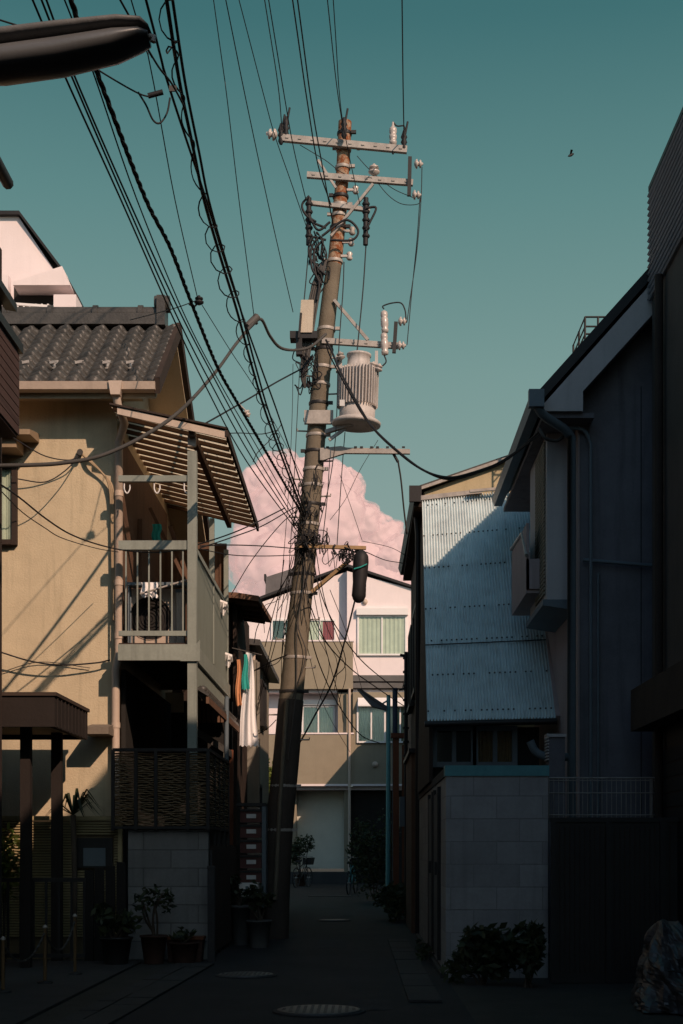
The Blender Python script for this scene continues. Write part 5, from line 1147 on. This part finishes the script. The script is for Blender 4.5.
lob = [(262,520,30),(266,490,26),(281,478,26),(300,486,30),(322,488,26),(341,492,24),(290,520,45),(330,520,40),(352,520,26),(376,540,28),(396,556,22),(360,560,40),(320,560,50),(270,560,45),(252,560,22),(410,585,26),(385,590,35),(250,600,20),(300,600,50),(254,502,16),(276,468,13),(306,470,14),(345,478,12),(330,474,14),(368,520,14),(388,534,13),(404,562,12)]
bm = bmesh.new()
for px, py, r_ in lob:
    c = P(px,py,YC+random.uniform(-15,25)); ret = bmesh.ops.create_icosphere(bm, subdivisions=5, radius=r_*s_, matrix=Matrix.Translation(c))
    for v in ret['verts']:
        d = (v.co-c).normalized(); p = v.co/(20*s_); q = v.co/(6*s_)
        v.co += d*s_*(6.5*noise.fractal(p, 1.0, 2.1, 4)+.9*abs(noise.fractal(q, 1.0, 2.0, 3)))
me = bpy.data.meshes.new('cloud'); bm.to_mesh(me); bm.free(); me.polygons.foreach_set('use_smooth', [True]*len(me.polygons)); me.materials.append(cm)
o = bpy.data.objects.new('cloud', me); COL.objects.link(o); o['kind'] = 'structure'

# ------------------------------------------------------------------ light, sky, camera
sund = Vector((.65,-1,.76)).normalized()
sl_ = bpy.data.lights.new('sun', 'SUN'); sl_.energy = 4.0; sl_.angle = R(.5); sl_.color = (1,.70,.52)
so = bpy.data.objects.new('sun', sl_); COL.objects.link(so); so.rotation_euler = (-sund).to_track_quat('-Z','Y').to_euler(); so.location = (20,-20,30)
w = bpy.data.worlds.new('World'); scene.world = w; w.use_nodes = True; nt = w.node_tree; N = nt.nodes; L = nt.links; bg = N['Background']
sk = N.new('ShaderNodeTexSky'); sk.sky_type = 'NISHITA'; sk.sun_disc = False; sk.sun_elevation = math.asin(sund.z); sk.sun_rotation = math.atan2(sund.x, sund.y); sk.air_density = 1.0; sk.dust_density = 1.5; sk.ozone_density = 2
tc = N.new('ShaderNodeTexCoord'); sp = N.new('ShaderNodeSeparateXYZ'); L.new(tc.outputs['Generated'], sp.inputs[0])
rp = N.new('ShaderNodeValToRGB'); cr = rp.color_ramp; L.new(sp.outputs[2], rp.inputs[0])
cr.elements[0].position = 0; cr.elements[0].color = (.30,.37,.34,1); cr.elements[1].position = .62; cr.elements[1].color = (.02,.10,.11,1)
for p_, c_ in ((.2,(.265,.365,.33,1)),(.32,(.19,.315,.29,1)),(.42,(.112,.242,.232,1)),(.51,(.05,.158,.163,1))):
    e = cr.elements.new(p_); e.color = c_
x = N.new('ShaderNodeMix'); x.data_type = 'RGBA'; x.blend_type = 'MULTIPLY'; x.inputs['Factor'].default_value = 1; L.new(sk.outputs[0], x.inputs[6]); x.inputs[7].default_value = (.85,1.05,1.08,1)
x2 = N.new('ShaderNodeMix'); x2.data_type = 'RGBA'; mrw = N.new('ShaderNodeMapRange'); L.new(sp.outputs[1], mrw.inputs['Value']); mrw.inputs['From Min'].default_value = -.3; mrw.inputs['From Max'].default_value = .3; mrw.inputs['To Min'].default_value = .2; mrw.inputs['To Max'].default_value = .95; L.new(mrw.outputs[0], x2.inputs['Factor'])
sc = N.new('ShaderNodeVectorMath'); sc.operation = 'SCALE'; L.new(rp.outputs[0], sc.inputs[0]); sc.inputs['Scale'].default_value = 10.0
L.new(x.outputs[2], x2.inputs[6]); L.new(sc.outputs[0], x2.inputs[7]); L.new(x2.outputs[2], bg.inputs[0]); bg.inputs[1].default_value = .1
cam = bpy.data.cameras.new('camera'); co = bpy.data.objects.new('camera', cam); COL.objects.link(co); scene.camera = co
co.location = (0,0,EYE); co.rotation_euler = (R(90),0,0); cam.sensor_fit = 'VERTICAL'; cam.sensor_height = 36; cam.lens = F/1024*36
cam.shift_x = (341.5-VX)/1024; cam.shift_y = (HY-512)/1024; cam.clip_end = 5000; cam.clip_start = .05
scene.view_settings.view_transform = 'Standard'; scene.view_settings.look = 'None'; scene.view_settings.exposure = 0
